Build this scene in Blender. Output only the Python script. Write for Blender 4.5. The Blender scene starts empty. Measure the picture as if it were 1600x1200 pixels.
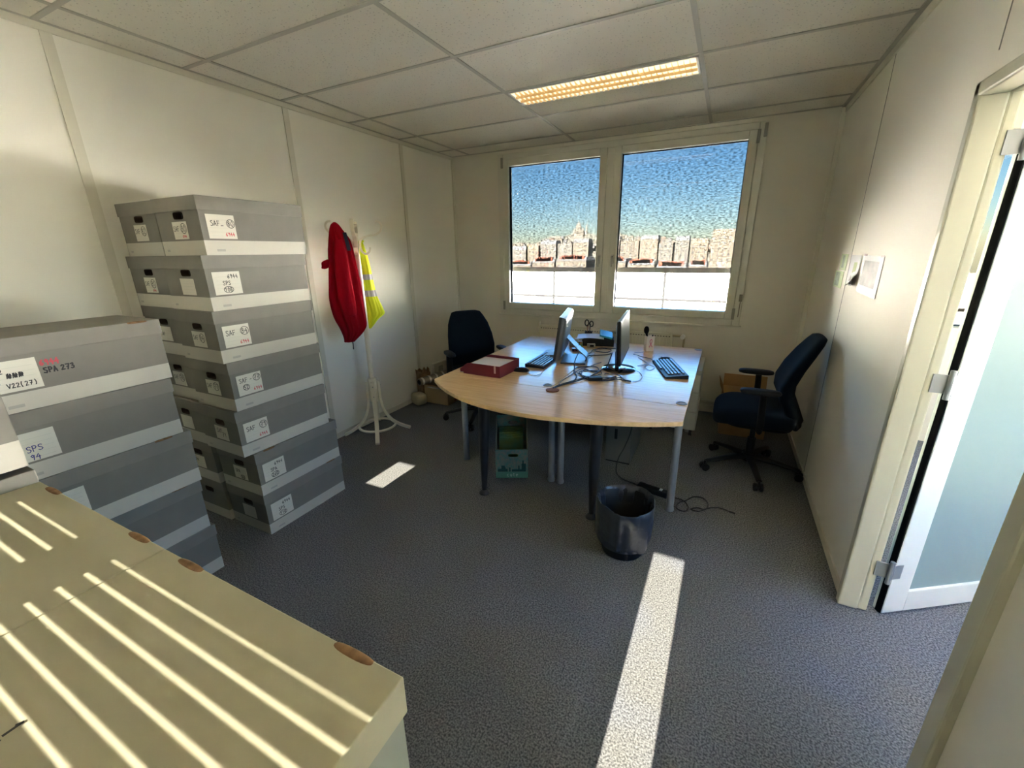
import bpy, math, random
from mathutils import Vector, Matrix
random.seed(7)
R = math.radians
SC = bpy.context.scene
COL = SC.collection

# ------------------------------------------------------------------ camera
CAM = Vector((2.9051, -4.3719, 1.5554))
yaw, pitch, roll, FPX = 0.4648, -0.3065, -0.0145, 652.84
F = Vector((-math.sin(yaw)*math.cos(pitch), math.cos(yaw)*math.cos(pitch), math.sin(pitch)))
Rt = Vector((math.cos(yaw), math.sin(yaw), 0)); Up = Rt.cross(F)
R2 = Rt*math.cos(roll) + Up*math.sin(roll); U2 = -Rt*math.sin(roll) + Up*math.cos(roll)
cd = bpy.data.cameras.new('camera'); cam = bpy.data.objects.new('camera', cd); COL.objects.link(cam)
m3 = Matrix((R2, U2, -F)).transposed().to_4x4(); m3.translation = CAM
cam.matrix_world = m3
cd.sensor_fit = 'HORIZONTAL'; cd.sensor_width = 36.0; cd.lens = 36.0*FPX/1600
cd.clip_start = 0.02; cd.clip_end = 4000
SC.camera = cam

# ------------------------------------------------------------------ world, sun, exposure
SUN_EL = 30.5
w = bpy.data.worlds.new('sky'); SC.world = w; w.use_nodes = True
nt = w.node_tree; bg = nt.nodes['Background']
sky = nt.nodes.new('ShaderNodeTexSky'); sky.sky_type = 'NISHITA'; sky.sun_disc = False
sky.sun_elevation = R(SUN_EL); sky.sun_rotation = R(180); sky.air_density = 1.0; sky.dust_density = 0.2; sky.ozone_density = 4.0
# made-up sky gain by direction: raised in the north, slightly in the east
geo = nt.nodes.new('ShaderNodeTexCoord'); sep = nt.nodes.new('ShaderNodeSeparateXYZ'); nt.links.new(geo.outputs['Generated'], sep.inputs[0])
mr = nt.nodes.new('ShaderNodeMapRange'); mr.inputs[1].default_value = -0.8; mr.inputs[2].default_value = 0.75; mr.inputs[3].default_value = 0.005; mr.inputs[4].default_value = 0.032
mx = nt.nodes.new('ShaderNodeMapRange'); mx.inputs[1].default_value = 0.3; mx.inputs[2].default_value = 0.9; mx.inputs[3].default_value = 0.0; mx.inputs[4].default_value = 0.001
ad = nt.nodes.new('ShaderNodeMath'); ad.operation = 'ADD'
nt.links.new(sep.outputs['Y'], mr.inputs[0]); nt.links.new(sep.outputs['X'], mx.inputs[0]); nt.links.new(mr.outputs[0], ad.inputs[0]); nt.links.new(mx.outputs[0], ad.inputs[1])
hs_ = nt.nodes.new('ShaderNodeHueSaturation'); hs_.inputs['Saturation'].default_value = 1.25; nt.links.new(sky.outputs[0], hs_.inputs['Color']); nt.links.new(hs_.outputs[0], bg.inputs[0]); nt.links.new(ad.outputs[0], bg.inputs[1])
sl = bpy.data.lights.new('sun', 'SUN'); sl.energy = 11.0; sl.angle = R(0.25); sl.color = (1.0, 0.95, 0.86)
so = bpy.data.objects.new('sun', sl); COL.objects.link(so)
sd = Vector((0.008, math.cos(R(SUN_EL)), -math.sin(R(SUN_EL))))
so.rotation_euler = (-sd).to_track_quat('Z', 'Y').to_euler()
SC.view_settings.view_transform = 'Standard'; SC.view_settings.look = 'None'
SC.view_settings.exposure = 6.15; SC.view_settings.gamma = 1.0; SC.view_settings.use_curve_mapping = False
SC.cycles.max_bounces = 12; SC.cycles.diffuse_bounces = 7; SC.cycles.transparent_max_bounces = 24
SC.cycles.sample_clamp_indirect = 6.0; SC.cycles.caustics_reflective = False; SC.cycles.caustics_refractive = False
def portal(name, loc, rot, sx, sy):
    l = bpy.data.lights.new(name, 'AREA'); l.shape = 'RECTANGLE'; l.size = sx; l.size_y = sy; l.cycles.is_portal = True
    o = bpy.data.objects.new(name, l); COL.objects.link(o); o.location = loc; o.rotation_euler = rot
portal('window_portal', (1.83, 0.30, 1.70), (R(-90), 0, 0), 2.5, 1.7)
portal('rear_portal', (1.8, -6.32, 1.6), (R(90), 0, 0), 3.6, 1.6)
portal('corridor_portal', (5.25, -2.9, 1.45), (0, R(90), 0), 1.7, 5.0)

# ------------------------------------------------------------------ materials
MATS = {}
def mat(name, col, rough=0.6, metal=0.0, spec=0.5, noise=None, bump=None, emit=None, sheen=0, coat=0, space='Object'):
    """noise=(scale, amount[, color2]); bump=(scale, strength, distance)"""
    if name in MATS: return MATS[name]
    m = bpy.data.materials.new(name); m.use_nodes = True; n = m.node_tree.nodes; L = m.node_tree.links
    b = n['Principled BSDF']; b.inputs['Base Color'].default_value = (*col, 1)
    b.inputs['Roughness'].default_value = rough; b.inputs['Metallic'].default_value = metal
    b.inputs['Specular IOR Level'].default_value = spec
    if sheen: b.inputs['Sheen Weight'].default_value = sheen
    if coat: b.inputs['Coat Weight'].default_value = coat; b.inputs['Coat Roughness'].default_value = .12
    if emit: b.inputs['Emission Color'].default_value = (*emit[0], 1); b.inputs['Emission Strength'].default_value = emit[1]
    if noise or bump: tc = n.new('ShaderNodeTexCoord')
    if noise:
        t = n.new('ShaderNodeTexNoise'); t.inputs['Scale'].default_value = noise[0]; t.inputs['Detail'].default_value = 4
        L.new(tc.outputs[space], t.inputs['Vector'])
        r = n.new('ShaderNodeValToRGB'); c2 = noise[2] if len(noise) > 2 else tuple(c*(1-noise[1]) for c in col)
        r.color_ramp.elements[0].position = .35; r.color_ramp.elements[1].position = .65
        r.color_ramp.elements[0].color = (*c2, 1); r.color_ramp.elements[1].color = (*col, 1)
        L.new(t.outputs['Fac'], r.inputs[0]); L.new(r.outputs[0], b.inputs['Base Color'])
    if bump:
        t2 = n.new('ShaderNodeTexNoise'); t2.inputs['Scale'].default_value = bump[0]; t2.inputs['Detail'].default_value = 3
        L.new(tc.outputs[space], t2.inputs['Vector'])
        bp = n.new('ShaderNodeBump'); bp.inputs['Strength'].default_value = bump[1]; bp.inputs['Distance'].default_value = bump[2]
        L.new(t2.outputs['Fac'], bp.inputs['Height']); L.new(bp.outputs[0], b.inputs['Normal'])
    MATS[name] = m; return m

def carpet_mat():
    m = mat('carpet', (.075, .083, .108), .95, spec=.1, bump=(260, .25, .002)); n = m.node_tree.nodes; L = m.node_tree.links; b = n['Principled BSDF']
    tc = n.new('ShaderNodeTexCoord')
    def noise(s, d): 
        t = n.new('ShaderNodeTexNoise'); t.inputs['Scale'].default_value = s; t.inputs['Detail'].default_value = d; L.new(tc.outputs['Object'], t.inputs['Vector']); return t
    f = noise(150, 5); r = n.new('ShaderNodeValToRGB'); e = r.color_ramp.elements
    e[0].position = .38; e[0].color = (.064, .068, .080, 1); e[1].position = .64; e[1].color = (.222, .230, .254, 1)
    L.new(f.outputs['Fac'], r.inputs[0])
    g = noise(150, 5); r2 = n.new('ShaderNodeValToRGB'); e = r2.color_ramp.elements
    e[0].position = .38; e[0].color = (.070,.070,.066, 1); e[1].position = .64; e[1].color = (.222,.217,.205, 1)
    L.new(f.outputs['Fac'], r2.inputs[0])
    k = noise(1.1, 4); rk = n.new('ShaderNodeValToRGB'); rk.color_ramp.elements[0].position = .42; rk.color_ramp.elements[1].position = .56
    L.new(k.outputs['Fac'], rk.inputs[0])
    mx = n.new('ShaderNodeMix'); mx.data_type = 'RGBA'; L.new(rk.outputs[0], mx.inputs[0]); L.new(r.outputs[0], mx.inputs[6]); L.new(r2.outputs[0], mx.inputs[7])
    L.new(mx.outputs[2], b.inputs['Base Color']); return m
def wood_mat(name='beech', c1=(.76, .53, .29), c2=(.66, .44, .225)):
    m = mat(name, c1, .24, spec=.25); n = m.node_tree.nodes; L = m.node_tree.links; b = n['Principled BSDF']
    tc = n.new('ShaderNodeTexCoord'); mp = n.new('ShaderNodeMapping'); mp.inputs['Scale'].default_value = (3, 60, 20); L.new(tc.outputs['Object'], mp.inputs[0])
    t = n.new('ShaderNodeTexNoise'); t.inputs['Scale'].default_value = 1.6; t.inputs['Detail'].default_value = 5; L.new(mp.outputs[0], t.inputs['Vector'])
    r = n.new('ShaderNodeValToRGB'); r.color_ramp.elements[0].color = (*c2, 1); r.color_ramp.elements[1].color = (*c1, 1)
    r.color_ramp.elements[0].position = .35; r.color_ramp.elements[1].position = .6
    L.new(t.outputs['Fac'], r.inputs[0]); L.new(r.outputs[0], b.inputs['Base Color']); return m
def ceiling_mat():
    m = mat('ceiling_tile', (.60, .57, .50), .95, spec=.1, bump=(120, .35, .004)); n = m.node_tree.nodes; L = m.node_tree.links; b = n['Principled BSDF']
    tc = n.new('ShaderNodeTexCoord'); v = n.new('ShaderNodeTexVoronoi'); v.inputs['Scale'].default_value = 55; L.new(tc.outputs['Object'], v.inputs['Vector'])
    r = n.new('ShaderNodeValToRGB'); r.color_ramp.elements[0].position = .10; r.color_ramp.elements[0].color = (.42, .40, .34, 1)
    r.color_ramp.elements[1].position = .22; r.color_ramp.elements[1].color = (.70, .665, .58, 1)
    L.new(v.outputs['Distance'], r.inputs[0]); L.new(r.outputs[0], b.inputs['Base Color']); return m
def glass_mat(name, tint=(1, 1, 1), gl=1.0):
    m = bpy.data.materials.new(name); m.use_nodes = True; n = m.node_tree.nodes; L = m.node_tree.links; n.remove(n['Principled BSDF'])
    tr = n.new('ShaderNodeBsdfTransparent'); tr.inputs[0].default_value = (*tint, 1)
    g = n.new('ShaderNodeBsdfGlossy'); g.inputs['Roughness'].default_value = .01
    fr = n.new('ShaderNodeFresnel'); fr.inputs[0].default_value = 1.5
    mx = n.new('ShaderNodeMixShader'); L.new(fr.outputs[0], mx.inputs[0]); L.new(tr.outputs[0], mx.inputs[1]); L.new(g.outputs[0], mx.inputs[2])
    L.new(mx.outputs[0], n['Material Output'].inputs[0]); MATS[name] = m; return m
def screen_mat():
    m = bpy.data.materials.new('woven_screen'); m.use_nodes = True; n = m.node_tree.nodes; L = m.node_tree.links; n.remove(n['Principled BSDF'])
    tr = n.new('ShaderNodeBsdfTransparent'); d = n.new('ShaderNodeBsdfDiffuse'); d.inputs[0].default_value = (.05, .06, .07, 1)
    tc = n.new('ShaderNodeTexCoord'); mp = n.new('ShaderNodeMapping'); mp.inputs['Scale'].default_value = (36, 1, 100); L.new(tc.outputs['Object'], mp.inputs[0])
    t = n.new('ShaderNodeTexNoise'); t.inputs['Scale'].default_value = 1.0; t.inputs['Detail'].default_value = 3; L.new(mp.outputs[0], t.inputs['Vector'])
    r = n.new('ShaderNodeMapRange'); r.inputs[1].default_value = .32; r.inputs[2].default_value = .68; r.inputs[3].default_value = .935; r.inputs[4].default_value = .992
    L.new(t.outputs['Fac'], r.inputs[0])
    mx = n.new('ShaderNodeMixShader'); L.new(r.outputs[0], mx.inputs[0]); L.new(tr.outputs[0], mx.inputs[1]); L.new(d.outputs[0], mx.inputs[2])
    L.new(mx.outputs[0], n['Material Output'].inputs[0]); return m

carpet = carpet_mat(); beech = wood_mat(); tile = ceiling_mat()
wallw = mat('wall_panel', (.81, .785, .695), .8, spec=.04, bump=(60, .03, .002))
wallc = mat('wall_cream', (.66, .625, .53), .7, bump=(90, .15, .002))
trimm = mat('trim_cream', (.66, .63, .52), .4)
tgrid = mat('ceiling_grid', (.44, .42, .36), .6)
pvc = mat('window_pvc', (.60, .585, .50), .35)
gasket = mat('black_gasket', (.006, .006, .006), .95, spec=.05)
greycard = mat('grey_card', (.198, .188, .162), .75, noise=(14, .06), bump=(300, .08, .001))
greylid = mat('grey_lid', (.222, .211, .183), .75, noise=(14, .06), bump=(300, .08, .001))
whitecard = mat('white_card', (.52, .50, .435), .6)
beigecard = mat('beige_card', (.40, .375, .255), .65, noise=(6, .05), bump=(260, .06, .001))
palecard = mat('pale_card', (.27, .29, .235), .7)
kraft = mat('kraft_edge', (.24, .13, .055), .9, noise=(60, .4))
hole = mat('hole_shade', (.012, .010, .008), .9)  # near-black paint for the shade inside holes and openings
paper = mat('label_paper', (.66, .64, .56), .6)
rule = mat('label_rule', (.50, .50, .44), .7)
inkk = mat('black_ink', (.012, .012, .015), .5)
inkr = mat('red_ink', (.55, .06, .08), .5)
inkb = mat('blue_ink', (.04, .04, .22), .5)
mark = mat('grey_print', (.38, .37, .34), .7)
blackpl = mat('black_plastic', (.009, .009, .010), .5, spec=.3)
blackmat = mat('black_matt', (.007, .007, .008), .8, spec=.15)
navy = mat('navy_fabric', (.005, .010, .018), .95, spec=.12, bump=(420, .3, .001))
chrome = mat('chrome', (.75, .75, .75), .2, metal=1)
silver = mat('silver_plastic', (.15, .155, .165), .38, metal=.5)
greymetal = mat('grey_metal', (.30, .31, .32), .4, metal=.4)
blackmetal = mat('black_metal', (.018, .018, .022), .4)
screenblk = mat('screen_black', (.010, .011, .013), .16, spec=.6)
ivory = mat('ivory_paint', (.76, .71, .58), .35)
redcloth = mat('red_fleece', (.30, .003, .012), .95, spec=.1, bump=(160, .25, .002))
navycloth = mat('navy_lining', (.03, .03, .06), .8)
hivis = mat('hivis_yellow', (.80, .90, .02), .7)
reflect = mat('reflective_tape', (.46, .46, .46), .5)
bordeaux = mat('bordeaux_card', (.155, .012, .022), .55)
white = mat('white_plastic', (.75, .75, .72), .4)
cablem = mat('black_cable', (.014, .014, .016), .5)
cableg = mat('grey_cable', (.42, .42, .42), .5)

# ------------------------------------------------------------------ mesh builder
class MB:
    def __init__(s): s.v = []; s.f = []; s.mi = []
    def add(s, vs, fs, mi=0):
        o = len(s.v); s.v += [tuple(p) for p in vs]
        for k in fs: s.f.append([o+i for i in k]); s.mi.append(mi)
        return o
    def box(s, x0, x1, y0, y1, z0, z1, mi=0):
        s.add([(x0,y0,z0),(x1,y0,z0),(x1,y1,z0),(x0,y1,z0),(x0,y0,z1),(x1,y0,z1),(x1,y1,z1),(x0,y1,z1)],
              [(0,3,2,1),(4,5,6,7),(0,1,5,4),(1,2,6,5),(2,3,7,6),(3,0,4,7)], mi); return s
    def obox(s, c, ax, ay, az, mi=0):
        """oriented box: centre and three half-axis vectors"""
        c, ax, ay, az = Vector(c), Vector(ax), Vector(ay), Vector(az)
        P = [c-ax-ay-az, c+ax-ay-az, c+ax+ay-az, c-ax+ay-az, c-ax-ay+az, c+ax-ay+az, c+ax+ay+az, c-ax+ay+az]
        s.add(P, [(0,3,2,1),(4,5,6,7),(0,1,5,4),(1,2,6,5),(2,3,7,6),(3,0,4,7)], mi); return s
    def prism(s, poly, z0, z1, mi=0):
        n = len(poly)
        s.add([(x,y,z0) for x,y in poly]+[(x,y,z1) for x,y in poly],
              [tuple(range(n-1,-1,-1)), tuple(range(n,2*n))]+[(i,(i+1)%n,n+(i+1)%n,n+i) for i in range(n)], mi); return s
    def loft(s, rings, cap=True, mi=0, mif=None, closed=True):
        n = len(rings[0]); o = len(s.v)
        for r in rings: s.v += [tuple(p) for p in r]
        for k in range(len(rings)-1):
            for i in range(n if closed else n-1):
                j = (i+1) % n
                s.f.append([o+k*n+i, o+k*n+j, o+(k+1)*n+j, o+(k+1)*n+i]); s.mi.append(mif(k) if mif else mi)
        if cap:
            s.f.append([o+i for i in range(n-1,-1,-1)]); s.mi.append(mif(0) if mif else mi)
            s.f.append([o+(len(rings)-1)*n+i for i in range(n)]); s.mi.append(mif(len(rings)-2) if mif else mi)
        return s
    def lathe(s, prof, n=24, c=(0,0), mi=0, cap=True):
        s.loft([[(c[0]+r*math.cos(2*math.pi*i/n), c[1]+r*math.sin(2*math.pi*i/n), z) for i in range(n)] for r, z in prof], cap, mi); return s
    def tube(s, path, r, n=8, mi=0, flat=None):
        P = [Vector(p) for p in path]; rings = []; N = None
        for i, p in enumerate(P):
            t = (P[min(i+1,len(P)-1)]-P[max(i-1,0)])
            if t.length < 1e-9: t = Vector((0,0,1))
            t.normalize()
            if N is None: N = t.cross(Vector((0,0,1)) if abs(t.z) < .9 else Vector((1,0,0))).normalized()
            else:
                N = (N - t*N.dot(t)); N = N.normalized() if N.length > 1e-6 else t.orthogonal().normalized()
            B = t.cross(N); rr = r[i] if isinstance(r, (list, tuple)) else r
            ra, rb = (rr, rr) if flat is None else (rr*flat[0], rr*flat[1])
            rings.append([p+N*ra*math.cos(2*math.pi*k/n)+B*rb*math.sin(2*math.pi*k/n) for k in range(n)])
        s.loft(rings, True, mi); return s
    def ell(s, c, r, e=(1, 1), n=24, k=14, mi=0):
        """superellipsoid: e = (vertical, horizontal) exponents, below 1 is boxier"""
        sg = lambda x, p: math.copysign(abs(x)**p, x); rings = []
        for a in range(1, k):
            ph = -math.pi/2+math.pi*a/k
            rings.append([(c[0]+r[0]*sg(math.cos(ph), e[0])*sg(math.cos(2*math.pi*i/n), e[1]),
                           c[1]+r[1]*sg(math.cos(ph), e[0])*sg(math.sin(2*math.pi*i/n), e[1]), c[2]+r[2]*sg(math.sin(ph), e[0])) for i in range(n)])
        s.loft(rings, True, mi); return s
    def xf(s, M): s.v = [tuple(M @ Vector(p)) for p in s.v]; return s
    def mesh(s, name, mats, smooth=None):
        me = bpy.data.meshes.new(name); me.from_pydata(s.v, [], s.f)
        for m in (mats if isinstance(mats, (list, tuple)) else [mats]): me.materials.append(m)
        me.polygons.foreach_set('material_index', s.mi)
        if smooth: me.polygons.foreach_set('use_smooth', [True]*len(me.polygons)); me.set_sharp_from_angle(angle=R(smooth))
        me.update(); return me
    def obj(s, name, mats, parent=None, smooth=None, bevel=0, loc=None, rot=None, world=False):
        if world and parent is not None: s.v = [tuple(Vector(p)-parent.location) for p in s.v]
        return link(name, s.mesh(name, mats, smooth), parent, bevel, loc, rot)
def link(name, me, parent=None, bevel=0, loc=None, rot=None):
    o = bpy.data.objects.new(name, me); COL.objects.link(o)
    if parent is not None: o.parent = parent
    if loc: o.location = loc
    if rot: o.rotation_euler = rot
    if bevel:
        b = o.modifiers.new('bevel', 'BEVEL'); b.width = bevel; b.segments = 2; b.limit_method = 'ANGLE'; b.angle_limit = R(50)
    return o
def tag(o, label, cat, group=None):
    o['label'] = label; o['category'] = cat
    if group: o['group'] = group
    return o
def thing(name, label, cat, loc=(0,0,0), rz=0, group=None):
    o = bpy.data.objects.new(name, None); COL.objects.link(o); o.empty_display_size = .1
    o.location = loc; o.rotation_euler = (0,0,rz); return tag(o, label, cat, group)
def struct(o): o['kind'] = 'structure'; return o
def smoothpath(P, k=6, closed=False):
    P = [Vector(p) for p in P]; out = []; n = len(P)
    for i in range(n if closed else n-1):
        if closed: a, b, c, d = P[i-1], P[i], P[(i+1)%n], P[(i+2)%n]
        else: a, b, c, d = P[max(i-1,0)], P[i], P[i+1], P[min(i+2,n-1)]
        for j in range(k):
            t = j/k
            out.append(.5*((2*b)+(c-a)*t+(2*a-5*b+4*c-d)*t*t+(3*b-a-3*c+d)*t**3))
    if not closed: out.append(P[-1])
    return out

# ------------------------------------------------------------------ handwriting (stroke letters in a unit cell)
def arc(cx, cy, rx, ry, a0, a1, n=10): return [(cx+rx*math.cos(R(a0+(a1-a0)*i/n)), cy+ry*math.sin(R(a0+(a1-a0)*i/n))) for i in range(n+1)]
GL = {'S': [[(.62,.88),(.45,1),(.15,.95),(.08,.75),(.25,.58),(.5,.45),(.6,.25),(.45,.03),(.2,0),(.02,.12)]],
 'A': [[(0,0),(.32,1),(.62,0)],[(.1,.35),(.55,.38)]], 'F': [[(.08,0),(.08,1)],[(.08,1),(.6,1)],[(.08,.55),(.5,.57)]],
 'P': [[(.08,0),(.1,1)],[(.1,1),(.45,1),(.6,.8),(.5,.55),(.1,.5)]], 'C': [arc(.38,.5,.35,.5,50,310)], 'V': [[(0,1),(.28,0),(.62,1)]],
 '0': [arc(.32,.5,.28,.5,90,450,14)], '1': [[(.1,.75),(.35,1),(.33,0)]], '2': [[(.05,.8),(.25,1),(.5,.9),(.5,.65),(.05,.02),(.62,.05)]],
 '3': [[(.05,.95),(.45,1),(.5,.75),(.25,.55),(.55,.4),(.5,.08),(.2,0),(.02,.1)]], '4': [[(.4,1),(.02,.4),(.6,.42)],[(.45,.7),(.42,-.05)]],
 '5': [[(.55,1),(.15,1),(.1,.58),(.45,.6),(.55,.3),(.35,.02),(.05,.05)]], '6': [[(.5,1),(.15,.6),(.05,.2),(.3,0),(.55,.2),(.4,.48),(.1,.35)]],
 '7': [[(.05,.98),(.6,1),(.25,0)],[(.15,.5),(.5,.52)]], '8': [arc(.32,.76,.2,.24,90,450,12), arc(.32,.27,.26,.27,90,450,12)],
 '9': [[(.55,.8),(.35,1),(.1,.8),(.25,.55),(.52,.62),(.56,.85),(.42,0)]], '_': [[(0,.02),(.6,.04)]], '-': [[(.05,.45),(.5,.48)]], '.': [[(.2,0),(.27,.06)]],
 '(': [arc(.5,.5,.4,.7,120,240)], ')': [arc(.1,.5,.4,.7,-60,60)], ' ': [],
 'c': [arc(.3,.3,.26,.3,50,310)], 'u': [[(.05,.6),(.08,.15),(.3,0),(.5,.15),(.52,.6)],[(.52,.6),(.55,0)]], 't': [[(.25,.9),(.25,.1),(.45,0)],[(.02,.6),(.5,.62)]], 'e': [[(.05,.32),(.5,.34)]+arc(.3,.3,.25,.3,10,310)],
 '~': [[(0,.1),(.1,.9),(.2,.2),(.3,.95),(.35,.1),(.5,.9),(.55,.15),(.7,.8)],[(.05,.5),(.7,.55)]]}
def strokes(text, x, y, h, circ=False, wf=.82, jit=.04):
    out = []; cx = x; rnd = random.Random(text+str(x)+str(y))
    for ch in text:
        for st in GL[ch]:
            out.append([(cx+h*wf*(px+rnd.uniform(-jit,jit)), y+h*(py+rnd.uniform(-jit,jit))) for px, py in st])
        cx += h*wf*(.86 if ch != ' ' else .5)
    if circ: out.append(arc((x+cx-.1*h)/2, y+h*.5, (cx-x)*.62, h*.85, 60, 440, 20))
    return out
def write(items, origin, du, dv, dn, name, parent, lw=.0027):
    """items: (text, x, y, h, circled, ink); lays flat ribbons on the plane origin + x*du + y*dv, raised along dn"""
    du, dv, dn, og = Vector(du), Vector(dv), Vector(dn), Vector(origin)
    inks = [inkk, inkr, inkb]
    for text, x, y, h, circ, ink in items:
        mb = MB()
        for k, st in enumerate(strokes(text, x, y, h, circ)):
            P = [og+du*a+dv*b+dn*(.0008+.00005*(k % 3)) for a, b in st]
            hw = lw/2
            for a, b in zip(P, P[1:]):
                t = b-a
                if t.length < 1e-6: continue
                t.normalize(); q = dn.cross(t).normalized()*hw; t = t*hw*.7
                mb.add([a-t-q, b+t-q, b+t+q, a-t+q], [(0,1,2,3)])
        mb.obj(name, inks[ink], parent)['label'] = ('black', 'red', 'blue')[ink]+' handwriting'

# ------------------------------------------------------------------ room shell
W, H = 3.565, 2.57
YR = -6.2          # outer facade behind the camera
def slab(name, m, *bx): 
    mb = MB()
    for b in bx: mb.box(*b)
    return struct(mb.obj(name, m))
slab('floor', carpet, (-.12, 5.2, -6.4, .12, -.12, 0))
slab('wall_left', wallw, (-.12, 0, -6.4, .12, 0, 2.75))
# back wall with window opening
wx0, wx1, wz0, wz1 = .62, 3.04, .90, 2.515
slab('wall_back', wallc, (0, wx0, 0, .22, 0, 2.75), (wx1, W, 0, .22, 0, 2.75), (wx0, wx1, 0, .22, 0, wz0), (wx0, wx1, 0, .22, wz1, 2.75), (W, 5.2, 0, .22, 0, .95), (W, 5.2, 0, .22, 2.3, 2.75))
# right wall with doorway
dy0, dy1, dh = -3.15, -2.35, 2.0
slab('wall_right', wallw, (W, W+.08, dy1, 0, 0, 2.75), (W, W+.08, YR, dy0, 0, 2.75), (W, W+.08, dy0, dy1, dh+.04, 2.75))
slab('ceiling', tile, (-.12, 5.2, -6.5, .28, H, 2.95))
# rear partition (y=-5) with openings shaped to cast the sun stripes and patches, and outer facade (y=-6.2)
SILL = .75
P = lambda x0, x1, z0, z1, y=-5.0: (x0, x1, y-.06, y, z0, z1)
slab('wall_rear', wallw, P(0, .762, 0, H), P(.762, .925, 0, 1.478), P(.925, 1.56, 0, H), P(1.56, 1.845, 0, SILL), P(1.56, 1.845, 2.25, H), P(1.845, 1.985, 0, H),
     P(1.985, 2.60, 0, SILL), P(1.985, 2.60, 2.25, H), P(2.60, 2.715, 0, H), P(2.715, 2.868, 0, .5), P(2.715, 2.868, 2.10, H), P(2.868, W, 0, H))
Q = lambda x0, x1, z0, z1: (x0, x1, YR-.12, YR, z0, z1)
slab('wall_facade', wallc, Q(-.1, .74, 0, H), Q(.74, 1.0, 0, .8), Q(.74, 1.0, 2.456, H), Q(1.0, 1.08, 0, H), Q(1.08, 2.95, 0, .8), Q(1.08, 2.95, 2.328, H), Q(2.95, W, 0, H), Q(W, 5.2, 0, H))
slab('wall_corridor', wallc, (5.08, 5.2, -6.3, .1, 0, .55), (5.08, 5.2, -6.3, .1, 2.35, H), (5.08, 5.2, -.3, .1, .55, 2.35), (5.08, 5.2, -5.6, -5.45, .55, 2.35), (5.08, 5.2, -2.95, -2.85, .55, 2.35))
# ceiling grid
mb = MB()
zg0, zg1 = H-.004, H+.002
for gx in (.235, 1.435, 2.635): mb.box(gx-.012, gx+.012, -5.0, 0, zg0, zg1)
for k in range(9):
    gy = -.29-.6*k; mb.box(0, W, gy-.012, gy+.012, zg0-.0006, zg1)
mb.box(0, .02, -5, 0, zg0-.001, zg1); mb.box(W-.03, W, -5, 0, zg0-.006, zg1); mb.box(0, W, -.018, 0, zg0-.001, zg1)
struct(mb.obj('ceiling_grid', tgrid))
# wall cover strips
n = 1
for y in (-4.457, -3.257, -2.06, -.858):
    struct(MB().box(0, .006, y-.022, y+.022, 0, H-.03).obj(f'trim_{n}', trimm)); n += 1
struct(MB().box(0, .010, -5, 0, H-.035, H-.004).obj(f'trim_{n}', trimm)); n += 1
struct(MB().box(W-.010, W, dy1-.7, 0, H-.05, H-.008).obj(f'trim_{n}', trimm)); n += 1
struct(MB().box(W-.03, W, -.028, 0, 0, H-.02).obj(f'trim_{n}', trimm)); n += 1
struct(MB().box(0, .02, -.02, 0, 0, H-.02).obj(f'trim_{n}', trimm)); n += 1
struct(MB().box(W-.0015, W+.001, -1.122, -1.117, 0, H-.05).obj(f'trim_{n}', mat('seam_dark', (.30,.29,.26), .8))); n += 1
struct(MB().box(W-.0015, W+.001, -2.353, -2.348, 2.12, H-.05).obj(f'trim_{n}', MATS['seam_dark'])); n += 1
struct(MB().box(0, W, -.014, 0, 0, .075).obj('baseboard_back', trimm, bevel=.004))
struct(MB().box(0, .008, -5, -.02, 0, .05).obj('baseboard_left', trimm))
struct(MB().box(W-.008, W, dy1-.001, -.03, 0, .05).obj('baseboard_right', trimm))

# ------------------------------------------------------------------ door
def rot_pts(o, d, n, pts): return [(o[0]+d[0]*a+n[0]*b, o[1]+d[1]*a+n[1]*b) for a, b in pts]
fr = MB()
fr.box(W-.022, W+.052, dy1-.012, dy1+.03, 0, dh+.045); fr.box(W+.052, W+.086, dy1-.005, dy1+.03, 0, dh+.02)
fr.box(W-.022, W+.052, dy0-.055, dy0+.012, 0, dh+.045); fr.box(W+.052, W+.086, dy0-.03, dy0+.005, 0, dh+.02)
fr.box(W-.022, W+.052, dy0-.055, dy1+.03, dh, dh+.045); fr.box(W+.052, W+.086, dy0, dy1, dh, dh+.02)
frame = struct(fr.obj('door_1', mat('door_frame_cream', (.50, .48, .37), .3), bevel=.007))
D0 = (3.698, -2.359); dd = (.834, .552); dn = (-.552, .834)   # leaf line and its thickness direction (away from camera)
leaf = bpy.data.objects.new('door_leaf', None)
doorwhite = mat('door_white', (.62, .64, .62), .35)
def leafbox(mb, s0, s1, t0, t1, z0, z1, mi=0): mb.prism(rot_pts(D0, dd, dn, [(s0,t0),(s1,t0),(s1,t1),(s0,t1)]), z0, z1, mi)
lf = MB(); SL = .80
leafbox(lf, .002, .108, 0, .042, .012, 1.985); leafbox(lf, SL-.108, SL, 0, .042, .012, 1.985); leafbox(lf, .108, SL-.108, 0, .042, .012, .118); leafbox(lf, .108, SL-.108, 0, .042, 1.87, 1.985)
lo = lf.obj('leaf_frame', doorwhite, frame, bevel=.003); lo['label'] = 'white painted open door leaf frame'
g = MB(); leafbox(g, .104, SL-.104, .012, .030, .112, 1.876)
frost = mat('frosted_glass', (.235, .315, .315), .16, spec=.6)
g.obj('frosted_pane', frost, lo)['label'] = 'pale blue frosted glass pane'
g = MB(); leafbox(g, -.004, .0025, .003, .026, .012, 1.985); g.obj('edge_gasket', gasket, lo)['label'] = 'black rubber strip along the hinge edge'
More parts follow.
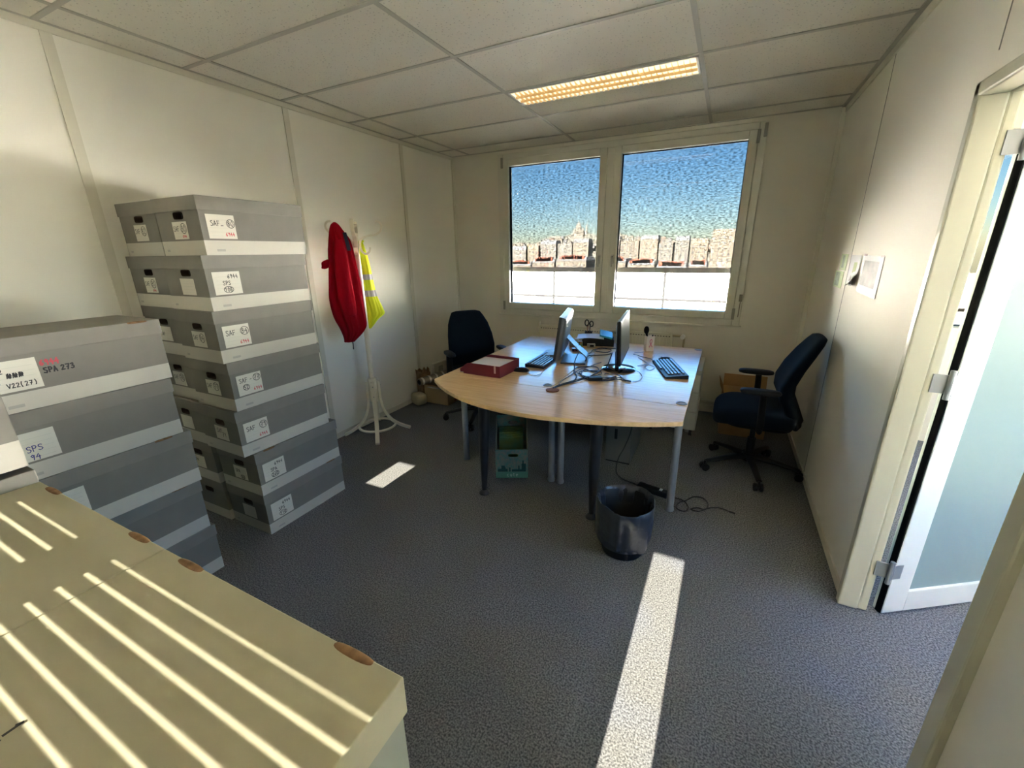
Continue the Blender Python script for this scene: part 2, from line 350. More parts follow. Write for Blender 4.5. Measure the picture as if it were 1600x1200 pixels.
for z in (.235, 1.07, 1.86):
    hb = MB(); leafbox(hb, -.006, .034, -.004, .001, z-.035, z+.035); hb.tube([(3.682, -2.372, z-.055), (3.682, -2.372, z+.055)], .009, 10); hb.box(3.635, 3.684, -2.3625, -2.3555, z-.035, z+.035)
    hb.obj('hinge', greymetal, lo, smooth=40)
# lever handle at the free end of the leaf
hb = MB(); c = rot_pts(D0, dd, dn, [(SL-.055, -.03), (SL-.055, 0), (SL-.17, -.045)])
hb.tube([(*c[1], 1.03), (*c[0], 1.03), (*rot_pts(D0, dd, dn, [(SL-.06, -.045)])[0], 1.03), (*c[2], 1.03)], .009, 8); hb.obj('door_handle', chrome, lo, smooth=40)

# ------------------------------------------------------------------ window
fr = MB(); Y0, Y1 = -.028, .07
def ring(mb, x0, x1, z0, z1, t, y0, y1, tb=None, mi=0):
    tb = tb or t
    mb.box(x0, x0+t, y0, y1, z0, z1, mi); mb.box(x1-t, x1, y0, y1, z0, z1, mi); mb.box(x0+t, x1-t, y0, y1, z0, z0+tb, mi); mb.box(x0+t, x1-t, y0, y1, z1-tb, z1, mi)
ring(fr, .593, 3.066, .872, 2.53, .062, Y0, Y1)
fr.box(1.755, 1.851, Y0, Y1, .934, 2.47)
win = struct(fr.obj('window_1', pvc, bevel=.006))
struct(MB().box(.575, 3.085, -.045, 0, .855, .874).obj('window_sill', pvc, win, bevel=.004))
gl = glass_mat('window_glass')
for (x0, x1) in ((.655, 1.77), (1.838, 3.004)):
    s = MB(); ring(s, x0, x1, .936, 2.474, .068, -.048, .05); so_ = s.obj('sash', pvc, win, bevel=.006)
    s = MB(); ring(s, x0+.064, x1-.064, .998, 2.412, .008, -.012, .03); s.obj('glazing_gasket', gasket, so_)
    MB().box(x0+.07, x1-.07, .012, .016, 1.004, 2.406).obj('pane', gl, so_)
for x in (1.738, 1.872):
    s = MB(); s.box(x-.014, x+.014, -.058, -.048, 1.425, 1.515); s.tube(smoothpath([(x, -.055, 1.495), (x, -.085, 1.49), (x, -.09, 1.46), (x, -.09, 1.40)]), .009, 8)
    s.obj('window_handle', mat('handle_grey', (.45, .45, .42), .35), win, smooth=40)
for x, z in ((.655, 2.44), (.655, .97), (3.004, 2.42), (3.004, .985), (3.05, 2.46)):
    MB().box(x-.012, x+.012, -.058, -.046, z-.05, z+.05).obj('hinge', mat('hinge_cover', (.28, .27, .23), .5), win, bevel=.003)
# crank for the outside screen
s = MB(); s.box(3.035, 3.06, -.06, -.028, 1.10, 1.16); s.tube([(3.048, -.05, 1.11), (3.045, -.05, .96)], .004, 6)
s.obj('screen_crank', mat('crank_brown', (.20, .18, .14), .5), win)
# outside roller screen, lowered to z 1.33
sc = MB()
for x0, x1 in ((.626, 3.034),): sc.add([(x0, .115, 1.385), (x1, .115, 1.385), (x1, .115, 2.5), (x0, .115, 2.5)], [(0,1,2,3)])
scr = thing('roller_screen', 'translucent woven outdoor screen lowered over the upper part of the window', 'sunscreen', (1.83, .115, 2.5))
sc.obj('screen_fabric', screen_mat(), scr, world=True)
barm = mat('screen_bar', (.17, .155, .12), .6)
MB().box(.626, 3.034, .105, .125, 1.335, 1.386).obj('bottom_bar', barm, scr, world=True)

# ------------------------------------------------------------------ ceiling lights
def lamp(y0, label):
    x0, x1, y1 = 1.452, 2.622, y0+.272
    t = thing('ceiling_light', label, 'lamp', ((x0+x1)/2, (y0+y1)/2, H), group=None)
    m = MB(); ring2 = [(x0, x1, y0, y0+.012), (x0, x1, y1-.012, y1), (x0, x0+.014, y0, y1), (x1-.014, x1, y0, y1)]
    for a in ring2: m.box(*a, H-.010, H)
    m.obj('frame', white, t, world=True)
    MB().box(x0+.014, x1-.014, y0+.012, y1-.012, H-.004, H-.002).obj('diffuser', mat('lamp_glow', (.8, .7, .5), .5, emit=((1.0, .76, .44), .026)), t, world=True)
    m = MB(); gold = mat('louvre_gold', (.66, .52, .29), .35, emit=None)
    N = 36
    for i in range(1, N):
        x = x0+.014+(x1-x0-.028)*i/N; pts = []
        for k in range(13):
            u = k/12; yy = y0+.012+(y1-y0-.024)*u; pts.append((yy, H-.013-.010*abs(math.sin(math.pi*3*u))))
        for (ya, za), (yb, zb) in zip(pts, pts[1:]): m.add([(x, ya, H-.004), (x, yb, H-.004), (x, yb, zb), (x, ya, za)], [(0,1,2,3)])
    for j in (1, 2):
        y = y0+.012+(y1-y0-.024)*j/3; m.box(x0+.014, x1-.014, y-.002, y+.002, H-.020, H-.004)
    m.obj('louvre', gold, t, world=True)
lamp(-1.475, 'recessed ceiling light with glowing gold louvre in the tiles before the window')
lamp(-3.57, 'recessed ceiling light with gold louvre in the tiles behind the camera')

# ------------------------------------------------------------------ archive boxes
BW, BL, BH = .345, .546, .26
ARR = {}
def box_meshes(kind):
    if kind in ARR: return ARR[kind]
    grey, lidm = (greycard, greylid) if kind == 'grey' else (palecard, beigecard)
    b = MB(); hw, hl, zb = BW/2, BL/2, .066; top = .250
    def side(ax):     # panels in two bands
        for z0, z1, mi in ((0, zb, 1), (zb, top, 0)):
            if ax == 'x+': b.add([(hw,-hl,z0),(hw,hl,z0),(hw,hl,z1),(hw,-hl,z1)], [(0,1,2,3)], mi)
            if ax == 'x-': b.add([(-hw,hl,z0),(-hw,-hl,z0),(-hw,-hl,z1),(-hw,hl,z1)], [(0,1,2,3)], mi)
            if ax == 'y+': b.add([(hw,hl,z0),(-hw,hl,z0),(-hw,hl,z1),(hw,hl,z1)], [(0,1,2,3)], mi)
    for a in ('x+', 'x-', 'y+'): side(a)
    b.add([(-hw,-hl,0),(hw,-hl,0),(hw,-hl,zb),(-hw,-hl,zb)], [(0,1,2,3)], 1)
    # front panel with a hand hole
    hx, hz, ew, eh = .012, .178, .042, .0165
    inner = []; outer = []; N = 24
    for i in range(N):
        a = 2*math.pi*i/N; sg = lambda v, p: math.copysign(abs(v)**p, v)
        inner.append((hx+ew*sg(math.cos(a), .35), hz+eh*sg(math.sin(a), .6)))
        c, s_ = math.cos(a), math.sin(a); k = max(abs(c), abs(s_))
        outer.append((c/k, s_/k))
    ou = [((u*hw), zb+(v+1)/2*(top-zb)) for u, v in outer]
    # corner points land exactly at 45 degrees because N is a multiple of 8
    o = b.add([(x,-hl,z) for x, z in ou]+[(x,-hl,z) for x, z in inner]+[(x,-hl+.035,z) for x, z in inner], [])
    for i in range(N):
        j = (i+1) % N
        b.f.append([o+i, o+j, o+N+j, o+N+i]); b.mi.append(0)
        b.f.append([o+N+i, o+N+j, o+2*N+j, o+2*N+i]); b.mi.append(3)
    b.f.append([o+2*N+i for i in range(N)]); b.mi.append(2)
    b.add([(-hw,-hl,0),(-hw,hl,0),(hw,hl,0),(hw,-hl,0)], [(0,1,2,3)], 1)
    # small printed maker marks on the white band
    b.add([(-hw+.03,-hl-.0006,.018),(-hw+.055,-hl-.0006,.018),(-hw+.055,-hl-.0006,.028),(-hw+.03,-hl-.0006,.028)], [(0,1,2,3)], 4)
    b.add([(hw+.0006,-hl+.05,.016),(hw+.0006,-hl+.09,.016),(hw+.0006,-hl+.09,.027),(hw+.0006,-hl+.05,.027)], [(0,1,2,3)], 4)
    body = b.mesh('body', [grey, whitecard if kind == 'grey' else palecard, hole, mat('hole_edge_shade', (.05, .03, .018), .9), mark])  # hole back and kraft edge darkened for the shade inside
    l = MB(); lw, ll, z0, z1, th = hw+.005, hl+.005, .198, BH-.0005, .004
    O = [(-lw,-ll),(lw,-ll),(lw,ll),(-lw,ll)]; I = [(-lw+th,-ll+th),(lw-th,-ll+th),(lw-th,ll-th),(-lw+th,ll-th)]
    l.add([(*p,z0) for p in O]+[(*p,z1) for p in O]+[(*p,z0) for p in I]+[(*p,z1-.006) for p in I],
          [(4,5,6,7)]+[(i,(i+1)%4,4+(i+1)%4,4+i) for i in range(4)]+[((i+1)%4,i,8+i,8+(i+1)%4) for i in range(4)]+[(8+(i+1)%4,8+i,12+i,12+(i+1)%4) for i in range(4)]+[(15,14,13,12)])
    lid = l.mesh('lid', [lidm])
    nt_ = MB()
    nt_.ell((0, 0, 0), (.0075, .040, .0044), (.8, .8), 20, 8); notch = nt_.mesh('finger_notch', [kraft], 40)
    # label sheet meshes
    s = MB(); s.box(hw, hw+.0012, 0, .131, .074, .182, 0)
    for k in range(5): s.box(hw+.0012, hw+.0014, .010, .121, .086+.018*k, .0868+.018*k, 1)
    lab = s.mesh('label_sheet', [paper, rule])
    s = MB(); s.box(0, .115, -hl-.0012, -hl, .074, .152, 0)
    for k in range(4): s.box(.010, .105, -hl-.0014, -hl-.0012, .085+.015*k, .0858+.015*k, 1)
    flab = s.mesh('label_sheet', [paper, rule])
    ARR[kind] = (body, lid, notch, lab, flab); return ARR[kind]
def archive_box(loc, rz, label, group, kind='grey', side=None, front=None, notches=(), sidepos=.028, extra=None):
    body, lid, notch, lab, flab = box_meshes(kind)
    t = thing('archive_box', label, 'box', loc, rz, group)
    link('body', body, t); l = link('lid', lid, t, bevel=.0025)
    hw, hl = BW/2, BL/2
    for sx, y in notches:
        o = link('finger_notch', notch, l, loc=(sx*(hw+.0005), y, BH-.0030)); o['label'] = 'brown torn corrugated notch in the lid edge'
    if side is not None:
        y0 = -hl+sidepos; o = link('label_sheet', lab, t, loc=(0, y0, 0))
        if side: write([(a, x*.845, z*1.03, h*.92, c, i) for a, x, z, h, c, i in side], (hw+.0014, 0, .074), (0,1,0), (0,0,1), (1,0,0), 'handwriting', o)
    if front is not None:
        o = link('label_sheet', flab, t, loc=(-.050, 0, 0))
        if front: write(front, (0, -hl-.0014, .074), (1,0,0), (0,0,1), (0,-1,0), 'handwriting', o)
    if extra: write(extra, (hw, -hl, 0), (0,1,0), (0,0,1), (1,0,0), 'handwriting', t, lw=.0046)
    return t
def saf(nn, red=True): 
    it = [('SAF', .014, .058, .026, False, 0), (nn, .106, .060, .026, True, 0)]
    return it+([('6944', .088, .012, .018, False, 1)] if red else [])
def three(a, b, c): return [(a, .082, .074, .020, False, 0), (b, .05, .044, .020, False, 0), (c, .055, .014, .019, True, 0)]
def fsaf(nn, red=True): return [('SAF', .008, .036, .022, False, 0), (nn, .070, .034, .026, True, 0)]+([('6944', .068, .006, .012, False, 1)] if red else [])
G1 = 'grey archive boxes in the tall double stack'
ord_ = ['lowest', 'second from the floor', 'third from the floor', 'fourth from the floor', 'third from the top', 'second from the top', 'topmost']
right = [(three('6944', 'SPS', '110'), [], 'SPS 110'), (three('6944', 'SPA', '260'), [('SPA', .02, .04, .018, False, 0), ('260', .06, .008, .014, True, 0)], 'SPA 260'), (saf('79'), [('SAF', .02, .04, .024, False, 0), ('79', .065, .02, .026, False, 0)], 'SAF 79'),
         ([('SAF -', .014, .066, .024, False, 0), ('77', .108, .068, .024, True, 0), ('52', .036, .030, .020, True, 0), ('6944', .095, .014, .018, False, 1)], fsaf('77', False), 'SAF 77'),
         (saf('84'), fsaf('84', False), 'SAF 84'), (three('6944', 'SPS', '108'), [], 'SPS 108'), ([('SAF_', .018, .056, .024, False, 0), ('80', .112, .056, .024, True, 0), ('6944', .092, .012, .017, False, 1)], fsaf('80'), 'SAF 80')]
rx = [(.540, -2.885), (.545, -2.89), (.538, -2.93), (.536, -2.92), (.540, -2.93), (.538, -2.925), (.545, -2.905)]
rr = [0, .5, -1, .4, -.6, .3, 1.0]
for k in range(7):
    s, f, nm = right[k]
    archive_box((rx[k][0], rx[k][1], BH*k), R(rr[k]), f'grey archive box labelled {nm}, {ord_[k]} in the tall stack', G1, side=s, front=f,
                notches=([(1, .19)] if k == 0 else [(1, -.19)] if k == 1 else []))
left = [None, [('SPA', .02, .04, .016, False, 0)], [], fsaf('78', False), [('SAF', .02, .03, .016, False, 0)], fsaf('81'), fsaf('82', False)]
for k in range(7):
    archive_box((.176, -2.90-.008*(k % 3), BH*k), R(.5-.4*(k % 3)), f'grey archive box by the left wall, {ord_[k]} of the rear column', G1, front=left[k])
G2 = 'grey archive boxes in the near wall stack'
near = [dict(), dict(notches=[(1, .19)]), dict(notches=[(1, .17)], side=[]), dict(side=[('- SPS', .028, .034, .023, False, 2), ('94', .060, .004, .022, False, 2)]),
        dict(side=[('02', .03, .066, .016, False, 0), ('~~~', .06, .045, .022, False, 0), ('V22(27)', .052, .014, .0165, False, 0)], extra=[('6944', .160, .148, .019, False, 1), ('SPA 273', .164, .120, .0185, False, 0)], notches=[(1, .2)])]
nlab = ['lowest grey archive box in the stack behind the beige boxes, on the carpet', 'grey archive box second from the floor in the stack behind the beige boxes', 'grey archive box in the middle of the stack behind the beige boxes',
        'grey archive box with blue SPS note, second from top behind the beige boxes', 'grey archive box marked SPA 273, topmost in the stack behind the beige boxes']
nx = [(.555, -3.708), (.558, -3.722), (.566, -3.71), (.563, -3.73), (.560, -3.715)]
for k in range(5):
    archive_box((nx[k][0], nx[k][1], BH*k), R([0, .6, 0, -.5, .4][k]), nlab[k], G2, sidepos=.022, **near[k])
# loose white sheet stuck over the label of the fourth box is that box's label; stack C (grey, end on) and the two beige stacks
G3 = 'archive boxes in the foreground row'
for k in range(5):
    z = BH*k+(.052 if k == 4 else .048 if k == 3 else 0)
    if k == 3: z = BH*3+.048
    archive_box((1.206, -4.262, BH*k+.012*k), R(90), ['lowest', 'second lowest', 'middle', 'second from top', 'topmost'][k]+' grey box of the stack at the far left photo edge', G3, notches=([(1, -.19)] if k == 4 else []), side=None)
for j, (cx, nm) in enumerate(((1.7655, 'left'), (2.324, 'right'))):
    for k in range(4):
        top = k == 3
        lb = (f'beige archive box, lid striped with sunlight, {nm} one of two in the foreground' if top else
              f'pale archive box, {["lowest", "second lowest", "third lowest"][k]} of the pile under the {nm} sunlit beige lid')
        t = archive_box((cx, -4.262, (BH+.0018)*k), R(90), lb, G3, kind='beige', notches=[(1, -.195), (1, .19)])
        if top and j == 1:   # marker strokes on the lid
            mbw = write([('1', 0, .008, .014, False, 0), ('C', .002, -.014, .016, False, 0)], (-.080, .086, BH), (0,-1,0), (1,0,0), (0,0,1), 'handwriting', t, lw=.004)

# ------------------------------------------------------------------ desks
TZ = .735
def desk(label, x0, x1, grom, legs):
    t = thing('desk', label, 'desk', ((x0+x1)/2, -1.28, 0))
    MB().box(x0, x1, -2.036, -.50, TZ-.025, TZ).obj('desktop', beech, t, bevel=.002, world=True)
    m = MB()
    for y in (-1.92, -.62): m.box(x0+.05, x1-.05, y-.02, y+.02, TZ-.065, TZ-.025)
    m.box((x0+x1)/2-.03, (x0+x1)/2+.03, -1.90, -.64, TZ-.065, TZ-.026)
    m.obj('under_frame', greymetal, t, world=True)
    for lx, ly in legs:
        l = MB(); l.lathe([(.022, .02), (.022, TZ-.026)], 20, (lx, ly)).obj('leg', greymetal, t, smooth=40, world=True)
        f = MB(); f.lathe([(.026, 0), (.027, .012), (.022, .03)], 18, (lx, ly)); f.obj('foot', greymetal, t, smooth=40, world=True)
    for gx, gy in grom:
        gm = MB(); gm.lathe([(.030, TZ), (.030, TZ+.003), (.022, TZ+.004), (.020, TZ+.001)], 24, (gx, gy)); gm.obj('cable_grommet', mat('grommet_grey', (.22,.22,.2), .5), t, smooth=30, world=True)
desk('left beech desk by the wall carrying the red tray and silver monitor', 1.205, 2.000, [(1.965, -1.985)], [(1.245, -1.875), (1.967, -1.90), (1.245, -.60), (1.965, -.60)])
desk('right beech desk with the black monitor and slanted keyboard', 2.004, 2.803, [(2.770, -1.995), (2.770, -.545)], [(2.765, -1.92), (2.034, -1.90), (2.765, -.60), (2.034, -.60)])
t = thing('desk_extension', 'curved beech end table closing the near side of the paired desks', 'table', (2.0, -2.2, 0))
pts = [(1.205, -2.040), (2.803, -2.040), (2.803, -2.268)]
crv = smoothpath([(2.803, -2.268, 0), (2.68, -2.335, 0), (2.549, -2.388, 0), (2.386, -2.437, 0), (2.242, -2.467, 0), (2.11, -2.488, 0), (1.941, -2.490, 0), (1.773, -2.468, 0), (1.602, -2.420, 0), (1.436, -2.338, 0), (1.30, -2.245, 0), (1.205, -2.165, 0)], 4)
pts += [(p.x, p.y) for p in crv[1:]]
MB().prism(pts, TZ-.025, TZ).obj('tabletop', beech, t, bevel=.002, world=True)
MB().box(1.30, 2.70, -2.16, -2.10, TZ-.06, TZ-.026).obj('under_frame', blackmetal, t, world=True)
for lx, ly in ((1.617, -2.244), (2.345, -2.20)):
    l = MB(); l.tube([(lx-.0, ly, .02), (lx-.0, ly+.02, .34), (lx, ly+.04, TZ-.026)], [.016, .034, .040], 16); l.obj('leg', blackmetal, t, smooth=40, world=True)
    f = MB(); f.lathe([(.036, 0), (.034, .012), (.018, .026)], 18, (lx, ly)); f.obj('foot', blackmetal, t, smooth=40, world=True)
# brown cap of the cable outlet lying on the end table edge
m = MB(); m.lathe([(.042, TZ+.0005), (.042, TZ+.004), (.03, TZ+.006)], 24, (2.03, -2.07)); tag(m.obj('cable_outlet_cap', mat('brown_cap', (.20, .075, .025), .6, spec=.1), smooth=30), 'round brown cable outlet cap lying at the seam of the desks', 'cap')

# ------------------------------------------------------------------ pedestal, tower, under-desk things
t = thing('drawer_pedestal', 'grey drawer unit under the right desk', 'drawers', (2.62, -.5, 0))
pg = mat('pedestal_grey', (.50, .50, .46), .45)
MB().box(2.42, 2.826, -.73, -.22, .07, .60).obj('body', pg, t, bevel=.004, world=True)
for z0, z1 in ((.075, .235), (.242, .41), (.417, .565)): 
    d = MB().box(2.424, 2.822, -.748, -.731, z0, z1).obj('drawer', pg, t, bevel=.003, world=True)
    MB().box(2.56, 2.69, -.757, -.748, z1-.03, z1-.018).obj('handle', greymetal, t, world=True)
for x, y in ((2.46, -.68), (2.79, -.68), (2.46, -.27), (2.79, -.27)): MB().tube([(x-.012, y, .031), (x+.012, y, .031)], .031, 14).obj('castor', blackpl, t, smooth=40, world=True)
for x, y in ((2.46, -.68), (2.79, -.68), (2.46, -.27), (2.79, -.27)): MB().box(x-.01, x+.01, y-.01, y+.01, .055, .072).obj('castor_stem', blackpl, t, world=True)

t = thing('computer_tower', 'dull grey computer tower standing in the dark under the right desk', 'computer', (2.33, -1.25, 0))
MB().box(2.235, 2.425, -1.45, -1.02, .012, .40).obj('case', mat('tower_grey', (.10, .10, .095), .5), t, bevel=.006, world=True)
MB().box(2.30, 2.32, -1.455, -1.45, .20, .28).obj('drive_slot', blackpl, t, world=True)
MB().box(2.24, 2.42, -1.44, -1.03, 0, .012).obj('feet', blackpl, t, world=True)

t = thing('magazine_box', 'open cardboard file box printed with a teal city skyline under the desk', 'box', (1.70, -1.99, 0), R(26))
tealp = mat('teal_print', (.07, .20, .185), .8, noise=(38, .5, (.20, .20, .165))); tealb = mat('teal_band', (.085, .24, .19), .8); teald = mat('teal_dark', (.012, .065, .06), .8); cardw = mat('card_inside', (.20, .19, .155), .8)
m = MB()   # local: front faces -y
hw_, dp, hb_, hf = .115, .30, .37, .225
zf = lambda y: hf
m.add([(-hw_,0,.0),(hw_,0,0),(hw_,0,.05),(-hw_,0,.05)], [(0,1,2,3)], 1)
hx, hz, ew, eh = 0.01, .18, .036, .012; N = 24; inn = []; ou = []
for i in range(N):
    a = 2*math.pi*i/N; sg = lambda v, p: math.copysign(abs(v)**p, v); inn.append((hx+ew*sg(math.cos(a), .4), hz+eh*sg(math.sin(a), .7)))
    c, s_ = math.cos(a), math.sin(a); k = max(abs(c), abs(s_)); ou.append((c/k*hw_, .05+(s_/k+1)/2*(hf-.05)))
o = m.add([(x, 0, z) for x, z in ou]+[(x, 0, z) for x, z in inn], [])
for i in range(N): m.f.append([o+i, o+(i+1)%N, o+N+(i+1)%N, o+N+i]); m.mi.append(0)
for sx in (-1, 1):
    pr = [(0, 0), (dp, 0), (dp, hb_), (dp*.82, hb_), (.02, hf), (0, hf)]
    for xx in (sx*hw_, sx*(hw_-.004)): m.add([(xx, y, z) for y, z in pr], [tuple(range(6))], 0 if xx == sx*hw_ else 2)
    m.add([(sx*hw_, y, z) for y, z in pr[3:5]]+[(sx*(hw_-.004), y, z) for y, z in pr[4:2:-1]], [(0,1,2,3)], 2)
ou2 = [(c[0], (c[1]-.05)/(hf-.05)*.17+.20) for c in ou]; in2 = [(c[0], c[1]+.125) for c in inn]
o = m.add([(x, dp, z) for x, z in ou2]+[(x, dp, z) for x, z in in2], [])
for i in range(N): m.f.append([o+i, o+(i+1)%N, o+N+(i+1)%N, o+N+i]); m.mi.append(0)
m.add([(-hw_,dp,0),(hw_,dp,0),(hw_,dp,.2),(-hw_,dp,.2)], [(0,1,2,3)], 0)
m.add([(-hw_,0,.002),(hw_,0,.002),(hw_,dp,.002),(-hw_,dp,.002)], [(0,1,2,3)], 2)
for x0, x1, z1 in ((-.10,-.03,.075),(-.075,-.05,.10),(-.02,-.01,.085),(.0,.08,.07),(.045,.055,.10),(.07,.10,.115),(.075,.085,.14),(-.06,-.045,.088)):
    m.add([(x0,-.0008,.052),(x1,-.0008,.052),(x1,-.0008,z1),(x0,-.0008,z1)], [(0,1,2,3)], 3)
m.obj('card_shell', [tealp, tealb, cardw, teald], t)
m = MB()
for i, st in enumerate(strokes('cute', -.035, .014, .03)):
    Pp = [(x, -.0009, z) for x, z in st]
    for a, b in zip(Pp, Pp[1:]):
        v = Vector(b)-Vector(a)
        if v.length < 1e-6: continue
        q = Vector((0,-1,0)).cross(v.normalized())*.0013; m.add([Vector(a)-q, Vector(b)-q, Vector(b)+q, Vector(a)+q], [(0,1,2,3)])
m.obj('printed_word', mat('pale_print', (.45, .66, .58), .7), t)
gradm = mat('green_folder', (.045, .13, .07), .8, noise=(9, .4, (.085, .12, .012)))
for i in range(5):
    y = .155+.026*i; M = Matrix.Translation((1.70, -1.99, 0)) @ Matrix.Rotation(R(26), 4, 'Z')
    f = MB().box(-.095, .085, y, y+.018, .004, .255+.008*i).xf(M).obj('paper_folder', gradm, bevel=.003)
    tag(f, ['green folder at the front of the teal file box', 'green folder second from front in the teal file box', 'green folder in the middle of the teal file box', 'green folder second from back in the teal file box', 'tallest green folder at the back of the teal file box'][i], 'folder', 'folders in the teal file box')

# waste bin with bag
t = thing('waste_bin', 'black waste bin with a crumpled dark bin bag before the desk', 'bin', (2.575, -2.40, 0))
MB().lathe([(.102, 0), (.108, .004), (.136, .285), (.140, .29), (.136, .292), (.130, .285), (.104, .02), (0.001, .018)], 40).obj('bucket', blackpl, t, smooth=50)
def bagm():
    return mat('bin_bag', (.030, .034, .046), .28, spec=.7, bump=(13, .5, .012))
rg = []; nn = 72; rnd = random.Random(3)
ph = [rnd.uniform(0, 6.28) for _ in range(8)]
prof = [(.128, .06, 0.0), (.126, .16, .004), (.129, .26, .006), (.136, .300, .004), (.1445, .306, .002), (.149, .296, .004), (.149, .26, .006), (.146, .20, .008), (.141, .13, .010), (.137, .085, .012)]
for j, (r, z, amp) in enumerate(prof):
    ringp = []
    for i in range(nn):
        a = 2*math.pi*i/nn
        d = sum(math.sin(a*kk+ph[q]+j*.25)*amp/(1+.3*q) for q, kk in enumerate((5, 9, 14, 23, 31)))
        zz = z+(.018*math.sin(a*3+1)+.012*math.sin(a*7+ph[2]))*(1 if j == len(prof)-1 else 0)
        rr_ = r+(max(-.004, d*.6) if j > 4 else d)
        ringp.append((rr_*math.cos(a), rr_*math.sin(a), zz+(.010*math.sin(a*2+.5)+.010*max(0, math.sin(a)) if 3 <= j <= 5 else 0)))
    rg.append(ringp)
mb = MB(); mb.loft(rg, False); mb.obj('bin_bag', bagm(), t, smooth=80)
mb = MB(); mb.lathe([(.118, .075), (.06, .07), (.001, .068)], 30, cap=False); mb.obj('bag_bottom', bagm(), t, smooth=60)

# ------------------------------------------------------------------ cables
def cable(pts, r, label, name='cable', z=TZ, m=cablem, zs=None, plug=False, group=None):
    P_ = [(p[0], p[1], (p[2] if len(p) > 2 else z+r+.0008)) for p in pts]
    mb = MB(); sp = smoothpath(P_, 6)
    # gentle lift so crossing loops do not cut into each other
    for i, p in enumerate(sp): p.z += .0012*(1+math.sin(i*.55))
    mb.tube(sp, r, 6)
    if not plug: return tag(mb.obj(name, m, smooth=60), label, 'cable', group)
    t = thing(name, label, 'cable', P_[-1], 0, group); mb.obj('cord', m, t, smooth=60, world=True)
    a, b = Vector(P_[-2]), Vector(P_[-1]); d = (b-a).normalized(); e = b+d*.035; b.z = e.z = max(b.z, z+.006)
    MB().tube([b-d*.004, b+d*.002, e], [.003, .0055, .0055], 8).obj('plug', m, t, smooth=40, world=True); return t
GC = 'black cables tangled on the desks'
cable([(1.95,-1.30,.80),(1.97,-1.45,.77),(2.01,-1.58),(2.036,-1.659),(2.072,-1.72),(2.089,-1.805),(2.084,-1.877),(2.051,-1.925),(2.034,-1.991),(2.02,-2.04)], .0042, 'thick black cable from the silver monitor down to the desk outlet', group=GC)
cable([(2.235,-1.42,.84),(2.215,-1.45,.76),(2.191,-1.489),(2.17,-1.639),(2.145,-1.762),(2.104,-1.851),(2.065,-1.936),(2.04,-1.988),(2.025,-2.045)], .0042, 'black cable from the black monitor foot to the desk outlet', group=GC)
cable([(2.060,-1.659),(2.101,-1.698),(2.165,-1.735),(2.241,-1.730),(2.29,-1.69),(2.317,-1.631),(2.335,-1.68),(2.322,-1.71),(2.251,-1.775),(2.176,-1.786),(2.113,-1.721),(2.077,-1.621),(2.082,-1.546),(2.15,-1.575),(2.178,-1.545),(2.137,-1.448),(2.062,-1.47),(2.01,-1.514),(2.011,-1.599),(2.040,-1.640)], .0036, 'long black cable looped twice around the power adapter', group=GC)
cable([(2.238,-1.609),(2.241,-1.58),(2.301,-1.58),(2.348,-1.618),(2.372,-1.662),(2.380,-1.675)], .003, 'short black cable with plug before the black monitor foot', plug=True, group=GC)
cable([(2.300,-1.700),(2.345,-1.690),(2.40,-1.70)], .003, 'short black plug cable right of the power adapter', plug=True, group=GC)
cable([(2.30,-.88),(2.339,-.846),(2.37,-.80)], .002, 'thin grey cable ending at the ribbon pen pot', m=cableg)
cable([(2.30,-.93),(2.353,-.968),(2.421,-1.015),(2.470,-1.055)], .002, 'thin dark cable entering the top of the slanted keyboard')
cable([(2.354,-1.01),(2.366,-1.04),(2.427,-1.138),(2.461,-1.216),(2.455,-1.308),(2.499,-1.373),(2.522,-1.307),(2.498,-1.246),(2.456,-1.228),(2.40,-1.28)], .002, 'thin grey mouse cable curling left of the slanted keyboard', m=cableg)
cable([(2.42,-1.436),(2.451,-1.475),(2.48,-1.564),(2.478,-1.661),(2.442,-1.70)], .002, 'thin grey cable curling right of the black monitor foot', m=cableg)
cable([(1.905,-1.085),(1.94,-1.13),(1.989,-1.127),(2.089,-1.057),(2.139,-.967)], .0036, 'black cable running behind the silver monitor stand', group=GC)
cable([(1.94,-1.06),(1.965,-1.03),(1.956,-.92),(2.022,-.82),(2.099,-.854),(2.091,-.945),(2.002,-.96),(1.975,-.911),(1.985,-.84),(2.042,-.79),(2.13,-.80)], .0032, 'black cable coiled before the dark desk tidy', group=GC)
cable([(1.722,-1.77),(1.773,-1.813),(1.817,-1.813),(1.825,-1.761),(1.808,-1.69)], .002, 'thin white mouse cable beside the red tray', m=mat('white_cable', (.6,.6,.6), .5))
cable([(2.055,-1.93),(2.10,-1.80),(2.17,-1.70),(2.21,-1.62),(2.19,-1.55),(2.10,-1.56),(2.06,-1.62),(2.12,-1.70),(2.23,-1.695),(2.30,-1.665),(2.36,-1.64)], .0028, 'thin black cable crossing the desk seam towards the short plugs', group=GC)
cable([(2.13,-1.30),(2.09,-1.42),(2.045,-1.56),(2.03,-1.72),(2.02,-1.86),(2.028,-1.95)], .0024, 'thin dark cable lying along the desk seam', group=GC)
t = thing('power_adapter', 'small black power adapter brick among the desk cables', 'adapter', (2.21, -1.752, TZ), R(30))
MB().box(-.045, .045, -.02, .02, .0, .022).obj('case', blackpl, t, bevel=.004)
GF = 'cables on the carpet by the right desk'
